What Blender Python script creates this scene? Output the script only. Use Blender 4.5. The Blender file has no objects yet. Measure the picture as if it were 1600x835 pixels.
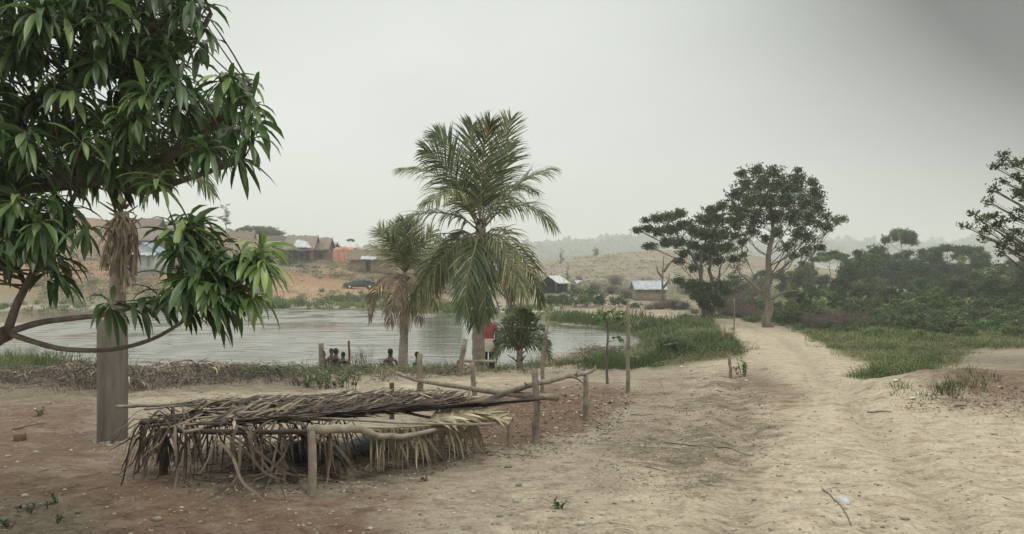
import bpy, math
import numpy as np
from mathutils import Vector
rs = np.random.RandomState
R = math.radians
sc = bpy.context.scene
C = sc.collection
# ---------------------------------------------------------------- camera, sky, sun, exposure
F, H, CX, CY = 1244.0, 2.05, 800.0, 430.0
cd = bpy.data.cameras.new('camera'); cam = bpy.data.objects.new('camera', cd); C.objects.link(cam)
cam.location = (0, 0, H); cam.rotation_euler = (R(90), 0, 0)
cd.sensor_width = 36; cd.lens = 36*F/1600; cd.shift_y = (CY-417.5)/1600
cd.clip_start = 0.05; cd.clip_end = 6000
sc.camera = cam
SUN_EL, SUN_AZ = R(56), R(128)          # azimuth measured from +Y towards +X
w = bpy.data.worlds.new("World"); sc.world = w; w.use_nodes = True
nt = w.node_tree; nt.nodes.clear(); N = nt.nodes.new; L = nt.links.new
def M(op, a, b=None, tree=None, clamp=False):
    t = tree or nt
    n = t.nodes.new('ShaderNodeMath'); n.operation = op; n.use_clamp = clamp
    for i, v in enumerate((a, b)):
        if v is None: continue
        if isinstance(v, (int, float)): n.inputs[i].default_value = v
        else: t.links.new(v, n.inputs[i])
    return n.outputs[0]
out = N('ShaderNodeOutputWorld'); mixw = N('ShaderNodeMixShader')
sky = N('ShaderNodeTexSky'); sky.sky_type = 'NISHITA'; sky.sun_disc = False
sky.sun_elevation = SUN_EL; sky.sun_rotation = SUN_AZ; sky.dust_density = 5
b1 = N('ShaderNodeBackground'); b1.inputs[1].default_value = 0.08; L(sky.outputs[0], b1.inputs[0])
tc = N('ShaderNodeTexCoord')
sep = N('ShaderNodeSeparateXYZ'); L(tc.outputs['Generated'], sep.inputs[0])
mp = N('ShaderNodeMapping'); mp.inputs['Scale'].default_value = (1.2, 1.2, 3.0); L(tc.outputs['Generated'], mp.inputs[0])
n1 = N('ShaderNodeTexNoise'); n1.inputs['Scale'].default_value = 1.7; n1.inputs['Detail'].default_value = 4; n1.inputs['Roughness'].default_value = 0.42
L(mp.outputs[0], n1.inputs['Vector'])
# heavier cloud towards the upper right, brighter zenith as under any overcast
side = M('MULTIPLY', M('POWER', M('MAXIMUM', sep.outputs[0], 0.0), 2.2), 1.25)
hi = M('MULTIPLY', M('POWER', M('MAXIMUM', sep.outputs[2], 0.0), 1.5), 2.3)
dark = M('MULTIPLY', M('ADD', side, M('MULTIPLY', M('MULTIPLY', side, hi), 8.0)), 1.0)
dark = M('MINIMUM', dark, 0.82)
zen = M('MULTIPLY', M('MAXIMUM', M('SUBTRACT', sep.outputs[2], 0.36), 0.0), 3.0)
val = M('ADD', M('SUBTRACT', 1.0, dark), zen)
val = M('MULTIPLY', val, M('ADD', 0.80, M('MULTIPLY', n1.outputs['Fac'], 0.40)))
cc = N('ShaderNodeMix'); cc.data_type = 'RGBA'; cc.blend_type = 'MULTIPLY'; cc.inputs[0].default_value = 1
cc.inputs[6].default_value = (0.665, 0.695, 0.650, 1)
cv = N('ShaderNodeCombineXYZ')
for i in range(3): L(val, cv.inputs[i])
L(cv.outputs[0], cc.inputs[7])
b2 = N('ShaderNodeBackground'); b2.inputs[1].default_value = 1.0; L(cc.outputs[2], b2.inputs[0])
mixw.inputs[0].default_value = 0.94
L(b1.outputs[0], mixw.inputs[1]); L(b2.outputs[0], mixw.inputs[2]); L(mixw.outputs[0], out.inputs[0])
sl = bpy.data.lights.new('sun', 'SUN'); sl.energy = 1.1; sl.angle = R(14); sl.color = (1, 0.96, 0.9)
so = bpy.data.objects.new('sun', sl); C.objects.link(so)
so.rotation_euler = Vector((math.sin(SUN_AZ)*math.cos(SUN_EL), math.cos(SUN_AZ)*math.cos(SUN_EL), math.sin(SUN_EL))).to_track_quat('Z', 'Y').to_euler()
vs = sc.view_settings
vs.view_transform = 'Standard'; vs.look = 'None'; vs.exposure = 0.25; vs.gamma = 1.0; vs.use_curve_mapping = False
sc.cycles.volume_bounces = 4; sc.cycles.max_bounces = 8; sc.cycles.transparent_max_bounces = 8
sc.cycles.use_denoising = True
sc.cycles.caustics_reflective = False; sc.cycles.caustics_refractive = False
# ---------------------------------------------------------------- projections from the photograph
def P(px, py, Y): return np.array(((px-CX)/F*Y, Y, H-(py-CY)/F*Y))
def Q(px, py, z):                       # point of the view ray at height z
    Y = (H-z)*F/(py-CY); return P(px, py, Y)
# ---------------------------------------------------------------- mesh builder
class MB:
    def __init__(s): s.v = []; s.f = []; s.n = 0; s.r = []
    def add(s, v, f, r=0.5):
        v = np.asarray(v, float).reshape(-1, 3); f = np.asarray(f, int)
        s.v.append(v); s.f.append(f+s.n); s.n += len(v)
        s.r.append(np.broadcast_to(np.asarray(r, float), (len(v),)))
        return s
    def box(s, c, size, rz=0, r=0.5, taper=1.0, rx=0, ry=0):
        x, y, z = np.array(size)/2
        v = np.array([(i*x*(taper if k > 0 else 1), j*y*(taper if k > 0 else 1), k*z) for k in (-1, 1) for j in (-1, 1) for i in (-1, 1)])
        for a, ax in ((rx, 0), (ry, 1), (rz, 2)):
            if a:
                ca, sa = math.cos(a), math.sin(a); i, j = [(1, 2), (2, 0), (0, 1)][ax]
                v2 = v.copy(); v2[:, i] = ca*v[:, i]-sa*v[:, j]; v2[:, j] = sa*v[:, i]+ca*v[:, j]; v = v2
        return s.add(v+np.asarray(c), [(0, 2, 3, 1), (4, 5, 7, 6), (0, 1, 5, 4), (2, 6, 7, 3), (0, 4, 6, 2), (1, 3, 7, 5)], r)
    def tube(s, pts, rad, seg=6, r=0.5, flat=1.0, wob=0, seed=0):
        p = np.asarray(pts, float); n = len(p); rad = np.broadcast_to(np.asarray(rad, float), (n,)).copy()
        t = np.gradient(p, axis=0); t /= np.linalg.norm(t, axis=1)[:, None]+1e-9
        ref = np.array((0, 0, 1.)) if abs(t[0][2]) < 0.8 else np.array((1., 0, 0))
        V = []; g = rs(seed); u = ref
        for i in range(n):
            u = u-t[i]*np.dot(u, t[i]); u /= np.linalg.norm(u)+1e-9; v = np.cross(t[i], u)
            a = np.linspace(0, 2*math.pi, seg, endpoint=False)
            rr = rad[i]*(1+wob*g.uniform(-1, 1, seg))[:, None]
            V.append(p[i]+rr*(np.cos(a)[:, None]*u*flat+np.sin(a)[:, None]*v))
        V = np.concatenate(V)
        i = np.arange(seg); j = (i+1) % seg
        Fq = np.concatenate([np.stack([k*seg+i, k*seg+j, (k+1)*seg+j, (k+1)*seg+i], 1) for k in range(n-1)])
        s.add(V, Fq, r)
        b = s.n-len(V)
        s.f.append(np.array([list(range(b, b+seg))[::-1]])); s.f.append(np.array([list(range(s.n-seg, s.n))]))
        return s
    def ball(s, c, rad, r=0.5, nu=10, nv=7, wob=0, seed=0):
        g = rs(seed); rad = np.broadcast_to(np.asarray(rad, float), (3,))
        V = [(0, 0, -1)]
        for k in range(1, nv):
            ph = -math.pi/2+math.pi*k/nv
            for i in range(nu): V.append((math.cos(ph)*math.cos(2*math.pi*i/nu), math.cos(ph)*math.sin(2*math.pi*i/nu), math.sin(ph)))
        V.append((0, 0, 1)); V = np.array(V)*(1+wob*g.uniform(-1, 1, (len(V), 1)))*rad+np.asarray(c)
        q = [(1+k*nu+i, 1+k*nu+(i+1) % nu, 1+(k+1)*nu+(i+1) % nu, 1+(k+1)*nu+i) for k in range(nv-2) for i in range(nu)]
        tr = [(0, 1+(i+1) % nu, 1+i) for i in range(nu)]+[(len(V)-1, len(V)-1-nu+i, len(V)-1-nu+(i+1) % nu) for i in range(nu)]
        s.add(V, q, r); s.f.append(np.array(tr)+s.n-len(V)); return s
    def build(s, name, mat, parent=None, smooth=False, origin=None):
        V = np.concatenate(s.v); rr = np.concatenate(s.r)
        org = np.zeros(3)
        if parent is not None: org = np.array(parent.location)
        elif origin is not None: org = np.asarray(origin, float)
        me = bpy.data.meshes.new(name)
        me.vertices.add(len(V)); me.vertices.foreach_set('co', (V-org).astype(np.float32).ravel())
        tot = np.concatenate([np.full(len(f), f.shape[1]) for f in s.f])
        loops = np.concatenate([f.ravel() for f in s.f])
        me.loops.add(len(loops)); me.loops.foreach_set('vertex_index', loops.astype(np.int32))
        st = np.concatenate([[0], np.cumsum(tot)[:-1]])
        me.polygons.add(len(tot)); me.polygons.foreach_set('loop_start', st.astype(np.int32))
        me.polygons.foreach_set('loop_total', tot.astype(np.int32))
        if smooth: me.polygons.foreach_set('use_smooth', np.ones(len(tot), bool))
        at = me.attributes.new('rnd', 'FLOAT', 'POINT'); at.data.foreach_set('value', rr.astype(np.float32))
        me.update(calc_edges=True); me.validate()
        me.materials.append(mat)
        o = bpy.data.objects.new(name, me); C.objects.link(o)
        if parent is not None: o.parent = parent
        elif origin is not None: o.location = org
        return o
def tag(o, label=None, cat=None, group=None, kind=None):
    if label: o['label'] = label
    if cat: o['category'] = cat
    if group: o['group'] = group
    if kind: o['kind'] = kind
    return o
def thing(name, label, cat, loc, group=None):
    o = bpy.data.objects.new(name, None); C.objects.link(o); o.location = [float(a) for a in loc]
    o.empty_display_size = 0.2
    return tag(o, label, cat, group)
def copy_tree(o, parent=None, first=True):
    c = o.copy(); C.objects.link(c); c.parent = parent
    for ch in list(KIDS.get(o.name, [])): copy_tree(ch, c)
    return c
KIDS = {}
def proto_done(o): KIDS[o.name] = [c for c in C.objects if c.parent == o]
# ---------------------------------------------------------------- materials
def mat(name, c1, c2=None, scale=3.0, rough=0.85, bump=0.0, bscale=20.0, transl=0.0, rvar=0.35, c3=None, stretch=(1, 1, 1), detail=5, metal=0, spec=0.3, coord='Object', orand=0):
    m = bpy.data.materials.new(name); m.use_nodes = True; t = m.node_tree; t.nodes.clear()
    N = t.nodes.new; L = t.links.new
    o = N('ShaderNodeOutputMaterial'); b = N('ShaderNodeBsdfPrincipled')
    b.inputs['Roughness'].default_value = rough; b.inputs['Metallic'].default_value = metal
    b.inputs['Specular IOR Level'].default_value = spec
    tcn = N('ShaderNodeTexCoord'); mpn = N('ShaderNodeMapping'); mpn.inputs['Scale'].default_value = stretch
    L(tcn.outputs[coord], mpn.inputs[0])
    nz = N('ShaderNodeTexNoise'); nz.inputs['Scale'].default_value = scale; nz.inputs['Detail'].default_value = detail
    nz.inputs['Roughness'].default_value = 0.62
    L(mpn.outputs[0], nz.inputs['Vector'])
    rp = N('ShaderNodeValToRGB'); rp.color_ramp.elements[0].position = 0.33; rp.color_ramp.elements[1].position = 0.67
    rp.color_ramp.elements[0].color = (*c1, 1); rp.color_ramp.elements[1].color = (*(c2 or c1), 1)
    L(nz.outputs['Fac'], rp.inputs[0])
    col = rp.outputs[0]
    at = N('ShaderNodeAttribute'); at.attribute_name = 'rnd'
    if c3:
        mx = N('ShaderNodeMix'); mx.data_type = 'RGBA'
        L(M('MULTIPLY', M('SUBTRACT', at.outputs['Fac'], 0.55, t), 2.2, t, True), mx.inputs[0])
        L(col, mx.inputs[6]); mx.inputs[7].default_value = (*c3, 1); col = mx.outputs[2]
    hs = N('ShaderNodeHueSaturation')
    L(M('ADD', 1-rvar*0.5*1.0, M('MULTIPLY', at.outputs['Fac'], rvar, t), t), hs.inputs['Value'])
    L(col, hs.inputs['Color']); col = hs.outputs[0]
    if orand:
        oi = N('ShaderNodeObjectInfo'); h2 = N('ShaderNodeHueSaturation'); L(col, h2.inputs['Color'])
        L(M('ADD', .485, M('MULTIPLY', oi.outputs['Random'], .03, t), t), h2.inputs['Hue'])
        rr = M('FRACT', M('MULTIPLY', oi.outputs['Random'], 7.31, t), None, t)
        L(M('ADD', 1-orand*.5, M('MULTIPLY', rr, orand, t), t), h2.inputs['Value']); L(M('ADD', .8, M('MULTIPLY', M('FRACT', M('MULTIPLY', oi.outputs['Random'], 13.7, t), None, t), .45, t), t), h2.inputs['Saturation']); col = h2.outputs[0]
    L(col, b.inputs['Base Color'])
    if bump:
        nb = N('ShaderNodeTexNoise'); nb.inputs['Scale'].default_value = bscale; nb.inputs['Detail'].default_value = 6
        L(mpn.outputs[0], nb.inputs['Vector'])
        bp = N('ShaderNodeBump'); bp.inputs['Strength'].default_value = bump; bp.inputs['Distance'].default_value = 0.02
        L(nb.outputs['Fac'], bp.inputs['Height']); L(bp.outputs[0], b.inputs['Normal'])
    if transl:
        tl = N('ShaderNodeBsdfTranslucent'); L(col, tl.inputs[0]); ms = N('ShaderNodeMixShader'); ms.inputs[0].default_value = transl
        L(b.outputs[0], ms.inputs[1]); L(tl.outputs[0], ms.inputs[2]); L(ms.outputs[0], o.inputs[0])
    else: L(b.outputs[0], o.inputs[0])
    return m
MT = dict(
 mango=mat('mango_leaf', (.048, .098, .028), (.105, .178, .058), 1.2, 0.40, transl=.30, rvar=.9, c3=(.25, .33, .11), spec=.6),
 bark=mat('bark', (.075, .062, .048), (.17, .145, .115), 9, .95, bump=.6, bscale=30, stretch=(1, 1, .25)),
 palebark=mat('pale_bark', (.13, .108, .082), (.23, .195, .15), 7, .95, bump=.5, bscale=26, stretch=(1, 1, .3)),
 palmtrunk=mat('palm_trunk', (.17, .145, .115), (.30, .265, .22), 5, .95, bump=.5, bscale=22, stretch=(1, 1, 1.5)),
 frond=mat('palm_leaf', (.040, .070, .018), (.090, .124, .036), 2.5, .55, transl=.18, rvar=.7, c3=(.27, .24, .13), spec=.5),
 deadfrond=mat('dead_palm_leaf', (.13, .095, .062), (.25, .19, .125), 4, .85, transl=.1, rvar=.8, c3=(.36, .30, .20)),
 dryfrond=mat('dried_palm_leaf', (.032, .023, .017), (.118, .086, .062), 5, .7, transl=.05, rvar=1.0, c3=(.31, .245, .17), bump=.3, bscale=40),
 strawfrond=mat('straw_palm_leaf', (.15, .115, .075), (.30, .25, .17), 5, .75, transl=.08, rvar=.8, c3=(.38, .33, .23)),
 leaf=mat('tree_leaf', (.034, .060, .020), (.074, .108, .036), .6, .6, transl=.18, rvar=.8, c3=(.095, .115, .042)),
 forest=mat('forest_leaf', (.028, .058, .018), (.072, .118, .034), .25, .7, transl=.15, rvar=1.1, c3=(.12, .16, .06), orand=.75),
 forest2=mat('forest_leaf_pale', (.048, .082, .026), (.10, .145, .044), .3, .7, transl=.18, rvar=.9, c3=(.17, .20, .09), orand=.6),
 brush=mat('bare_brush', (.095, .075, .068), (.17, .14, .12), .6, .95, rvar=.7),
 grass=mat('grass_blade', (.062, .108, .026), (.135, .18, .054), .35, .6, transl=.2, rvar=.8, c3=(.24, .22, .12)),
 drygrass=mat('dry_grass', (.15, .125, .075), (.26, .22, .14), .5, .85, transl=.15, rvar=.8, c3=(.10, .12, .045)),
 litter=mat('plant_litter', (.12, .09, .065), (.21, .17, .125), 2, .9, rvar=.9, c3=(.34, .30, .235)),
 wood=mat('weathered_pole', (.13, .105, .08), (.28, .235, .18), 8, .9, bump=.5, bscale=30, stretch=(1, 1, 1), rvar=.5),
 palewood=mat('peeled_pole', (.20, .17, .13), (.33, .29, .225), 7, .85, bump=.5, bscale=22, rvar=.5),
 darkwood=mat('dark_pole', (.035, .027, .022), (.085, .068, .055), 8, .9, bump=.5, bscale=30),
 concrete=mat('grey_post', (.115, .10, .082), (.22, .195, .16), 2.2, .95, bump=.6, bscale=30, stretch=(3, 3, .5), rvar=.2),
 mud=mat('mud_wall', (.26, .19, .13), (.40, .31, .21), 1.5, .95, bump=.3, bscale=6),
 redmud=mat('red_mud_wall', (.13, .08, .058), (.21, .135, .10), 1.4, .95, bump=.3, bscale=6),
 thatch=mat('thatch', (.085, .07, .056), (.20, .165, .13), 5, .95, bump=.8, bscale=14, stretch=(1, 3, 1), rvar=.6, orand=.8),
 tin=mat('tin_sheet', (.30, .32, .34), (.52, .54, .56), 2.2, .5, rvar=.3, metal=.1, orand=.5),
 bluetarp=mat('blue_tarp', (.10, .16, .24), (.25, .34, .42), 1.5, .55, rvar=.4),
 palecloth=mat('pale_sheet', (.38, .44, .44), (.58, .62, .60), 2, .7, rvar=.3),
 orange=mat('orange_tarp', (.42, .17, .11), (.56, .27, .19), 1.2, .6, transl=.2, rvar=.4),
 dark=mat('dark_inside', (.012, .012, .013), (.03, .028, .027), 3, .9),
 glass=mat('car_glass', (.03, .035, .04), (.06, .065, .07), 2, .12, spec=.6),
 carpaint=mat('car_paint', (.012, .014, .018), (.02, .022, .027), 2, .25, spec=.6),
 rubber=mat('tyre_rubber', (.012, .012, .012), (.025, .024, .023), 4, .9),
 chrome=mat('dull_metal', (.35, .35, .34), (.5, .5, .49), 4, .4, metal=.7),
 white=mat('white_paint', (.62, .61, .56), (.76, .75, .70), 3, .7, rvar=.2),
 red=mat('red_cloth', (.26, .05, .05), (.36, .09, .08), 4, .85, rvar=.3),
 pink=mat('faded_red_cloth', (.45, .17, .14), (.55, .26, .21), 4, .85, rvar=.3),
 darkred=mat('dark_red_paint', (.10, .03, .026), (.19, .06, .05), 4, .9, rvar=.3),
 cream=mat('cream_cloth', (.50, .45, .37), (.66, .61, .52), 6, .9, rvar=.3),
 navy=mat('dark_trousers', (.010, .011, .016), (.022, .022, .03), 6, .9),
 skin=mat('dark_skin', (.055, .032, .022), (.075, .045, .031), 6, .5, rvar=.1, spec=.4),
 hair=mat('black_hair', (.006, .005, .005), (.012, .011, .010), 20, .9),
 plastic=mat('clear_plastic', (.60, .60, .60), (.72, .72, .72), 8, .25, transl=.4, rvar=.2, spec=.5),
 weed=mat('weed_leaf', (.10, .135, .055), (.19, .23, .11), 2, .6, transl=.2, rvar=.7),
 sheet=mat('black_plastic', (.010, .010, .011), (.028, .026, .026), 5, .55, bump=.5, bscale=12),
 pebble=mat('stones', (.20, .17, .135), (.38, .34, .28), 3, .95, rvar=.9),
)
# ---------------------------------------------------------------- noise
def vnoise(x, y, seed=0):
    xi = np.floor(x).astype(np.int64); yi = np.floor(y).astype(np.int64); fx = x-xi; fy = y-yi
    fx = fx*fx*(3-2*fx); fy = fy*fy*(3-2*fy)
    def h(a, b):
        n = (a*374761393+b*668265263+seed*974711) & 0x7fffffff
        n = ((n ^ (n >> 13))*1274126177) & 0x7fffffff
        return ((n ^ (n >> 16)) & 0xffff)/65535.0
    return (h(xi, yi)*(1-fx)+h(xi+1, yi)*fx)*(1-fy)+(h(xi, yi+1)*(1-fx)+h(xi+1, yi+1)*fx)*fy
def fbm(x, y, o=4, seed=0):
    s = 0; a = .5; t = 0
    for k in range(o): s = s+a*vnoise(x*2**k, y*2**k, seed+k*17); t += a; a *= .5
    return s/t
def sstep(a, b, x): t = np.clip((x-a)/(b-a), 0, 1); return t*t*(3-2*t)
def poly_sd(px, py, poly):              # signed distance, negative inside
    poly = np.asarray(poly, float); d = np.full(px.shape, 1e18); ins = np.zeros(px.shape, bool)
    for i in range(len(poly)):
        a = poly[i]; b = poly[(i+1) % len(poly)]; e = b-a
        t = np.clip(((px-a[0])*e[0]+(py-a[1])*e[1])/(e@e+1e-12), 0, 1)
        d = np.minimum(d, (px-a[0]-t*e[0])**2+(py-a[1]-t*e[1])**2)
        c = ((a[1] > py) != (b[1] > py))
        with np.errstate(divide='ignore', invalid='ignore'):
            ins ^= c & (px < (b[0]-a[0])*(py-a[1])/(b[1]-a[1]+1e-15)+a[0])
    d = np.sqrt(d); return np.where(ins, -d, d)
# ---------------------------------------------------------------- terrain
WZ = -1.33
shore = [(-420, 548), (-150, 550), (40, 556), (150, 566), (230, 577), (320, 583), (460, 583), (600, 581), (700, 580), (790, 573), (860, 564), (930, 551), (985, 539), (1010, 530),
         (1000, 522), (950, 515), (880, 508), (800, 498), (700, 491), (560, 486), (400, 484), (200, 486), (0, 490), (-200, 494), (-420, 500)]
POND = np.array([((px-CX)/F*(H-WZ)*F/(py-CY), (H-WZ)*F/(py-CY)) for px, py in shore])
ctl = []
for x in (-12, -6, -2, 2, 6, 12): 
    for Y in (-5, 1, 6, 10): ctl.append((x, Y, 0))
def cp(px, py, Y): ctl.append(tuple(P(px, py, Y)))
def cz(px, Y, z): ctl.append(((px-CX)/F*Y, Y, z))
for px in (-100, 200, 500, 800, 1050): cz(px, 14, -.05); cz(px, 20, -.42)
for px in (-200, 100, 400, 700, 850): cz(px, 24, -.82); cz(px, 28, -1.12)
cz(960, 24, -.62); cz(1010, 30, -.9); cz(1010, 36, -1.1)
for px, v in ((1200, 0), (1350, 0), (1500, .02), (1650, .05)): cz(px, 14, v); cz(px, 20, -.2); cz(px, 27, -.38)
for px in (1130, 1220, 1320): cz(px, 35, -.62); cz(px, 47, -.97)
cz(1450, 40, -.75); cz(1650, 45, -.9); cz(1450, 70, -1.4); cz(1650, 80, -1.5); cz(1300, 70, -1.4); cz(1200, 80, -1.3)
for px in (1250, 1400, 1600, 1750): cz(px, 150, -1.5); cz(px, 300, 0)
cp(870, 487, 66); cp(950, 490, 61); cp(1050, 495, 56); cp(1120, 503, 51); cp(800, 484, 72); cp(700, 478, 80)
cp(950, 476, 76); cp(1050, 478, 72); cp(850, 462, 90); cp(1015, 463, 88); cp(1100, 470, 90)
for a in ((100, 477, 82), (-150, 478, 82), (300, 474, 84), (450, 472, 85), (600, 470, 88),
          (100, 452, 90), (-150, 450, 90), (300, 440, 94), (450, 450, 98), (600, 455, 100), (700, 455, 110),
          (0, 425, 100), (230, 419, 102), (400, 425, 108), (480, 430, 112), (562, 451, 110), (640, 440, 118),
          (230, 395, 118), (350, 390, 135), (430, 408, 128), (480, 407, 130), (540, 409, 130), (580, 422, 122), (650, 420, 135),
          (-100, 350, 170), (100, 345, 170), (230, 350, 170), (330, 362, 185), (430, 372, 185), (520, 384, 180), (620, 397, 180), (700, 408, 190),
          (760, 438, 115), (780, 425, 170), (870, 455, 97), (950, 443, 130), (1050, 444, 130), (1120, 440, 140),
          (860, 412, 260), (900, 404, 300), (950, 396, 320), (1000, 393, 330), (1060, 395, 330), (1120, 402, 310), (1180, 412, 300),
          (900, 428, 200), (1000, 425, 210), (1100, 428, 200),
          (820, 403, 900), (900, 391, 975), (960, 384, 1020), (1000, 381, 1050), (1100, 383, 1125), (1200, 389, 1125), (1300, 386, 1125), (1400, 394, 1050), (1480, 392, 1050), (1560, 380, 1050), (1700, 382, 1050), (600, 408, 900), (300, 400, 900)): cp(*a)
for px in (0, 300, 600): cz(px, 350, 0)
for px in (850, 1000, 1150): cz(px, 460, 2); cz(px, 700, 4)
for px in (1300, 1500, 1700): cz(px, 450, 1); cz(px, 700, 3)
for px in (-400, 0, 400, 800, 1200, 1600, 2000): cz(px, 1350, 30)
ctl = np.array(ctl)
def ab(x, y): return x/(y+8), np.log(y+8)
ca, cb = ab(ctl[:, 0], ctl[:, 1])
def phi(r2): return np.sqrt(r2+0.02)
A = phi((ca[:, None]-ca)**2+(cb[:, None]-cb)**2)
n_ = len(ctl); A = np.block([[A, np.ones((n_, 1))], [np.ones((1, n_)), np.zeros((1, 1))]])
coef = np.linalg.solve(A+np.eye(n_+1)*1e-6, np.append(ctl[:, 2], 0))
A0, A1, B0, B1, NA, NB = -1.15, 1.15, math.log(2.0), math.log(1508.0), 820, 1000
ga = np.linspace(A0, A1, NA); gb = np.linspace(B0, B1, NB)
GB, GA = np.meshgrid(gb, ga, indexing='ij')
GY = np.exp(GB)-8; GX = GA*(GY+8)
Z = np.full(GX.shape, coef[-1])
for i in range(n_): Z += coef[i]*phi((GA-ca[i])**2+(GB-cb[i])**2)
SD = poly_sd(GX, GY, POND)
near = GY < 120
Zo = WZ+np.maximum(Z-WZ, 0.05+0.03*np.clip(SD, 0, 20))*sstep(-.3, 5.0, SD)
Z = np.where(SD > 0, np.where(near, Zo, Z), WZ-.05-np.minimum(1.2, -SD*.3))
PX = CX+GX/np.maximum(GY, .5)*F; PY = CY-(Z-H)/np.maximum(GY, .5)*F      # where the ground lies, for laying out kinds of soil
# the dirt road: centreline in the world
road_pts = np.array([(q[0], q[1]) for q in [Q(1330, 835, 0), Q(1290, 720, 0), Q(1240, 640, 0), Q(1215, 590, -.15), Q(1205, 560, -.4), Q(1185, 535, -.75), P(1150, 515, 47), P(1100, 502, 52), P(1030, 494, 57), P(950, 489.5, 61), P(870, 487, 66), P(800, 484, 72), P(700, 478, 79)]])
def line_d(x, y, pts):
    d = np.full(x.shape, 1e9)
    for a, b in zip(pts[:-1], pts[1:]):
        e = b-a; t = np.clip(((x-a[0])*e[0]+(y-a[1])*e[1])/(e@e), 0, 1)
        d = np.minimum(d, np.hypot(x-a[0]-t*e[0], y-a[1]-t*e[1]))
    return d
RD = line_d(GX, GY, road_pts)
mound = 0.42*np.exp(-(((GX-7.0)/1.7)**2+((GY-12.9)/1.2)**2))+.22*np.exp(-(((GX-8.9)/2)**2+((GY-14)/1.8)**2))
dyke = .14*np.exp(-(((GX-.95)/.9)**2+((GY-12.4)/1.3)**2))
bank = .16*np.exp(-((SD-2.0)/1.0)**2)*(GY < 45)
nz1 = fbm(GX*.35, GY*.35, 4, 3)-.5; nz2 = fbm(GX*2.2, GY*2.2, 4, 9)-.5; nz3 = fbm(GX*9, GY*9, 3, 21)-.5
onroad = sstep(3.2, 1.6, RD)
damp = sstep(-.2, 1.0, SD)
Z += damp*(nz1*.22*(1-.5*onroad)+nz2*.075+nz3*.024*(1-.3*onroad))*np.minimum(1, 60/np.maximum(GY, 1)+.3)+mound+dyke+bank*damp
ruts = np.exp(-((RD-.85)/.20)**2)*(.4+.8*fbm(GX*.5, GY*.5, 3, 71)); Z -= .06*ruts*damp*(GY < 60)-.03*np.exp(-((RD-1.25)/.16)**2)*damp*(GY < 60); g_rut = np.clip(ruts, 0, 1)
far = sstep(60, 140, GY); Z += far*(fbm(GX*.06, GY*.06, 4, 5)-.5)*2.2
def gz(x, y):
    x = np.asarray(x, float); y = np.asarray(y, float); a, b = ab(x, y)
    i = np.clip((b-B0)/(B1-B0)*(NB-1), 0, NB-1.001); j = np.clip((a-A0)/(A1-A0)*(NA-1), 0, NA-1.001)
    i0 = i.astype(int); j0 = j.astype(int); fi = i-i0; fj = j-j0
    return (Z[i0, j0]*(1-fj)+Z[i0, j0+1]*fj)*(1-fi)+(Z[i0+1, j0]*(1-fj)+Z[i0+1, j0+1]*fj)*fi
def ground(px, py, lo=4, hi=900):        # where view rays meet the ground
    px = np.atleast_1d(np.asarray(px, float)); py = np.atleast_1d(np.asarray(py, float))
    Ys = np.exp(np.linspace(math.log(lo), math.log(hi), 260)); res = np.full(px.shape, np.nan); prev = None
    for k, Y in enumerate(Ys):
        zr = H-(py-CY)/F*Y; dlt = zr-gz((px-CX)/F*Y, np.full(px.shape, Y))
        if prev is not None:
            hit = np.isnan(res) & (dlt <= 0) & (prev > 0)
            t = prev/(prev-dlt+1e-12); res = np.where(hit, Ys[k-1]+(Y-Ys[k-1])*t, res)
        prev = dlt
    x = (px-CX)/F*res; return np.stack([x, res, gz(np.nan_to_num(x), np.nan_to_num(res, nan=5.))], 1)
def g1(px, py, lo=4): return ground(px, py, lo)[0]
def on(px, Y): x = (px-CX)/F*Y; return np.array((x, Y, float(gz(x, Y))))
# kinds of soil, with shade painted in at lower left, as point attributes of the ground
inpoly = lambda poly, s=12: sstep(s, -s, poly_sd(PX, PY, poly))
edge = (fbm(GX*.8, GY*.8, 4, 40)-.5)
g_red_shade = np.clip(inpoly([(560, 690), (700, 640), (860, 600), (960, 600), (1010, 620), (900, 680), (820, 700), (640, 740)], 25)
        + .9*inpoly([(1380, 625), (1480, 590), (1700, 560), (1700, 640), (1500, 645)], 22)
        + .9*inpoly([(-300, 610), (150, 625), (180, 690), (500, 770), (640, 775), (560, 900), (-300, 900)], 70)  # left foreground: reddish soil, with shade painted in as a darker tone
        + .8*inpoly([(340, 425), (480, 420), (500, 438), (400, 445)], 8)+.6*inpoly([(1090, 590), (1190, 575), (1290, 625), (1230, 660), (1130, 620)], 26), 0, 1)
g_red_shade = np.maximum(g_red_shade, .75*sstep(92, 110, GY)*(PX < 720)*(GY < 200))
g_litter_shade = np.clip(inpoly([(-300, 590), (0, 580), (320, 590), (560, 595), (480, 615), (200, 625), (-300, 640)], 14)
        + .55*inpoly([(930, 600), (1100, 580), (1190, 600), (1230, 680), (1100, 760), (960, 700), (1000, 640)], 70)+.3*inpoly([(900, 640), (1180, 620), (1230, 900), (820, 900)], 60)
        + .8*inpoly([(200, 700), (700, 690), (760, 720), (560, 770), (300, 780)], 30)+.8*inpoly([(-200, 770), (60, 775), (150, 800), (120, 900), (-200, 900)], 25), 0, 1)  # last patch: dark soil at lower left, also painting in the corner's shade
g_litter_shade = np.maximum(g_litter_shade, .8*sstep(3.5, 1.0, SD)*(GY < 45))
GRASS_R = [(1245, 517), (1312, 552), (1360, 566), (1350, 590), (1400, 605), (1450, 585), (1500, 560), (1530, 545), (1700, 545), (1700, 500), (1500, 510), (1230, 500)]
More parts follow.
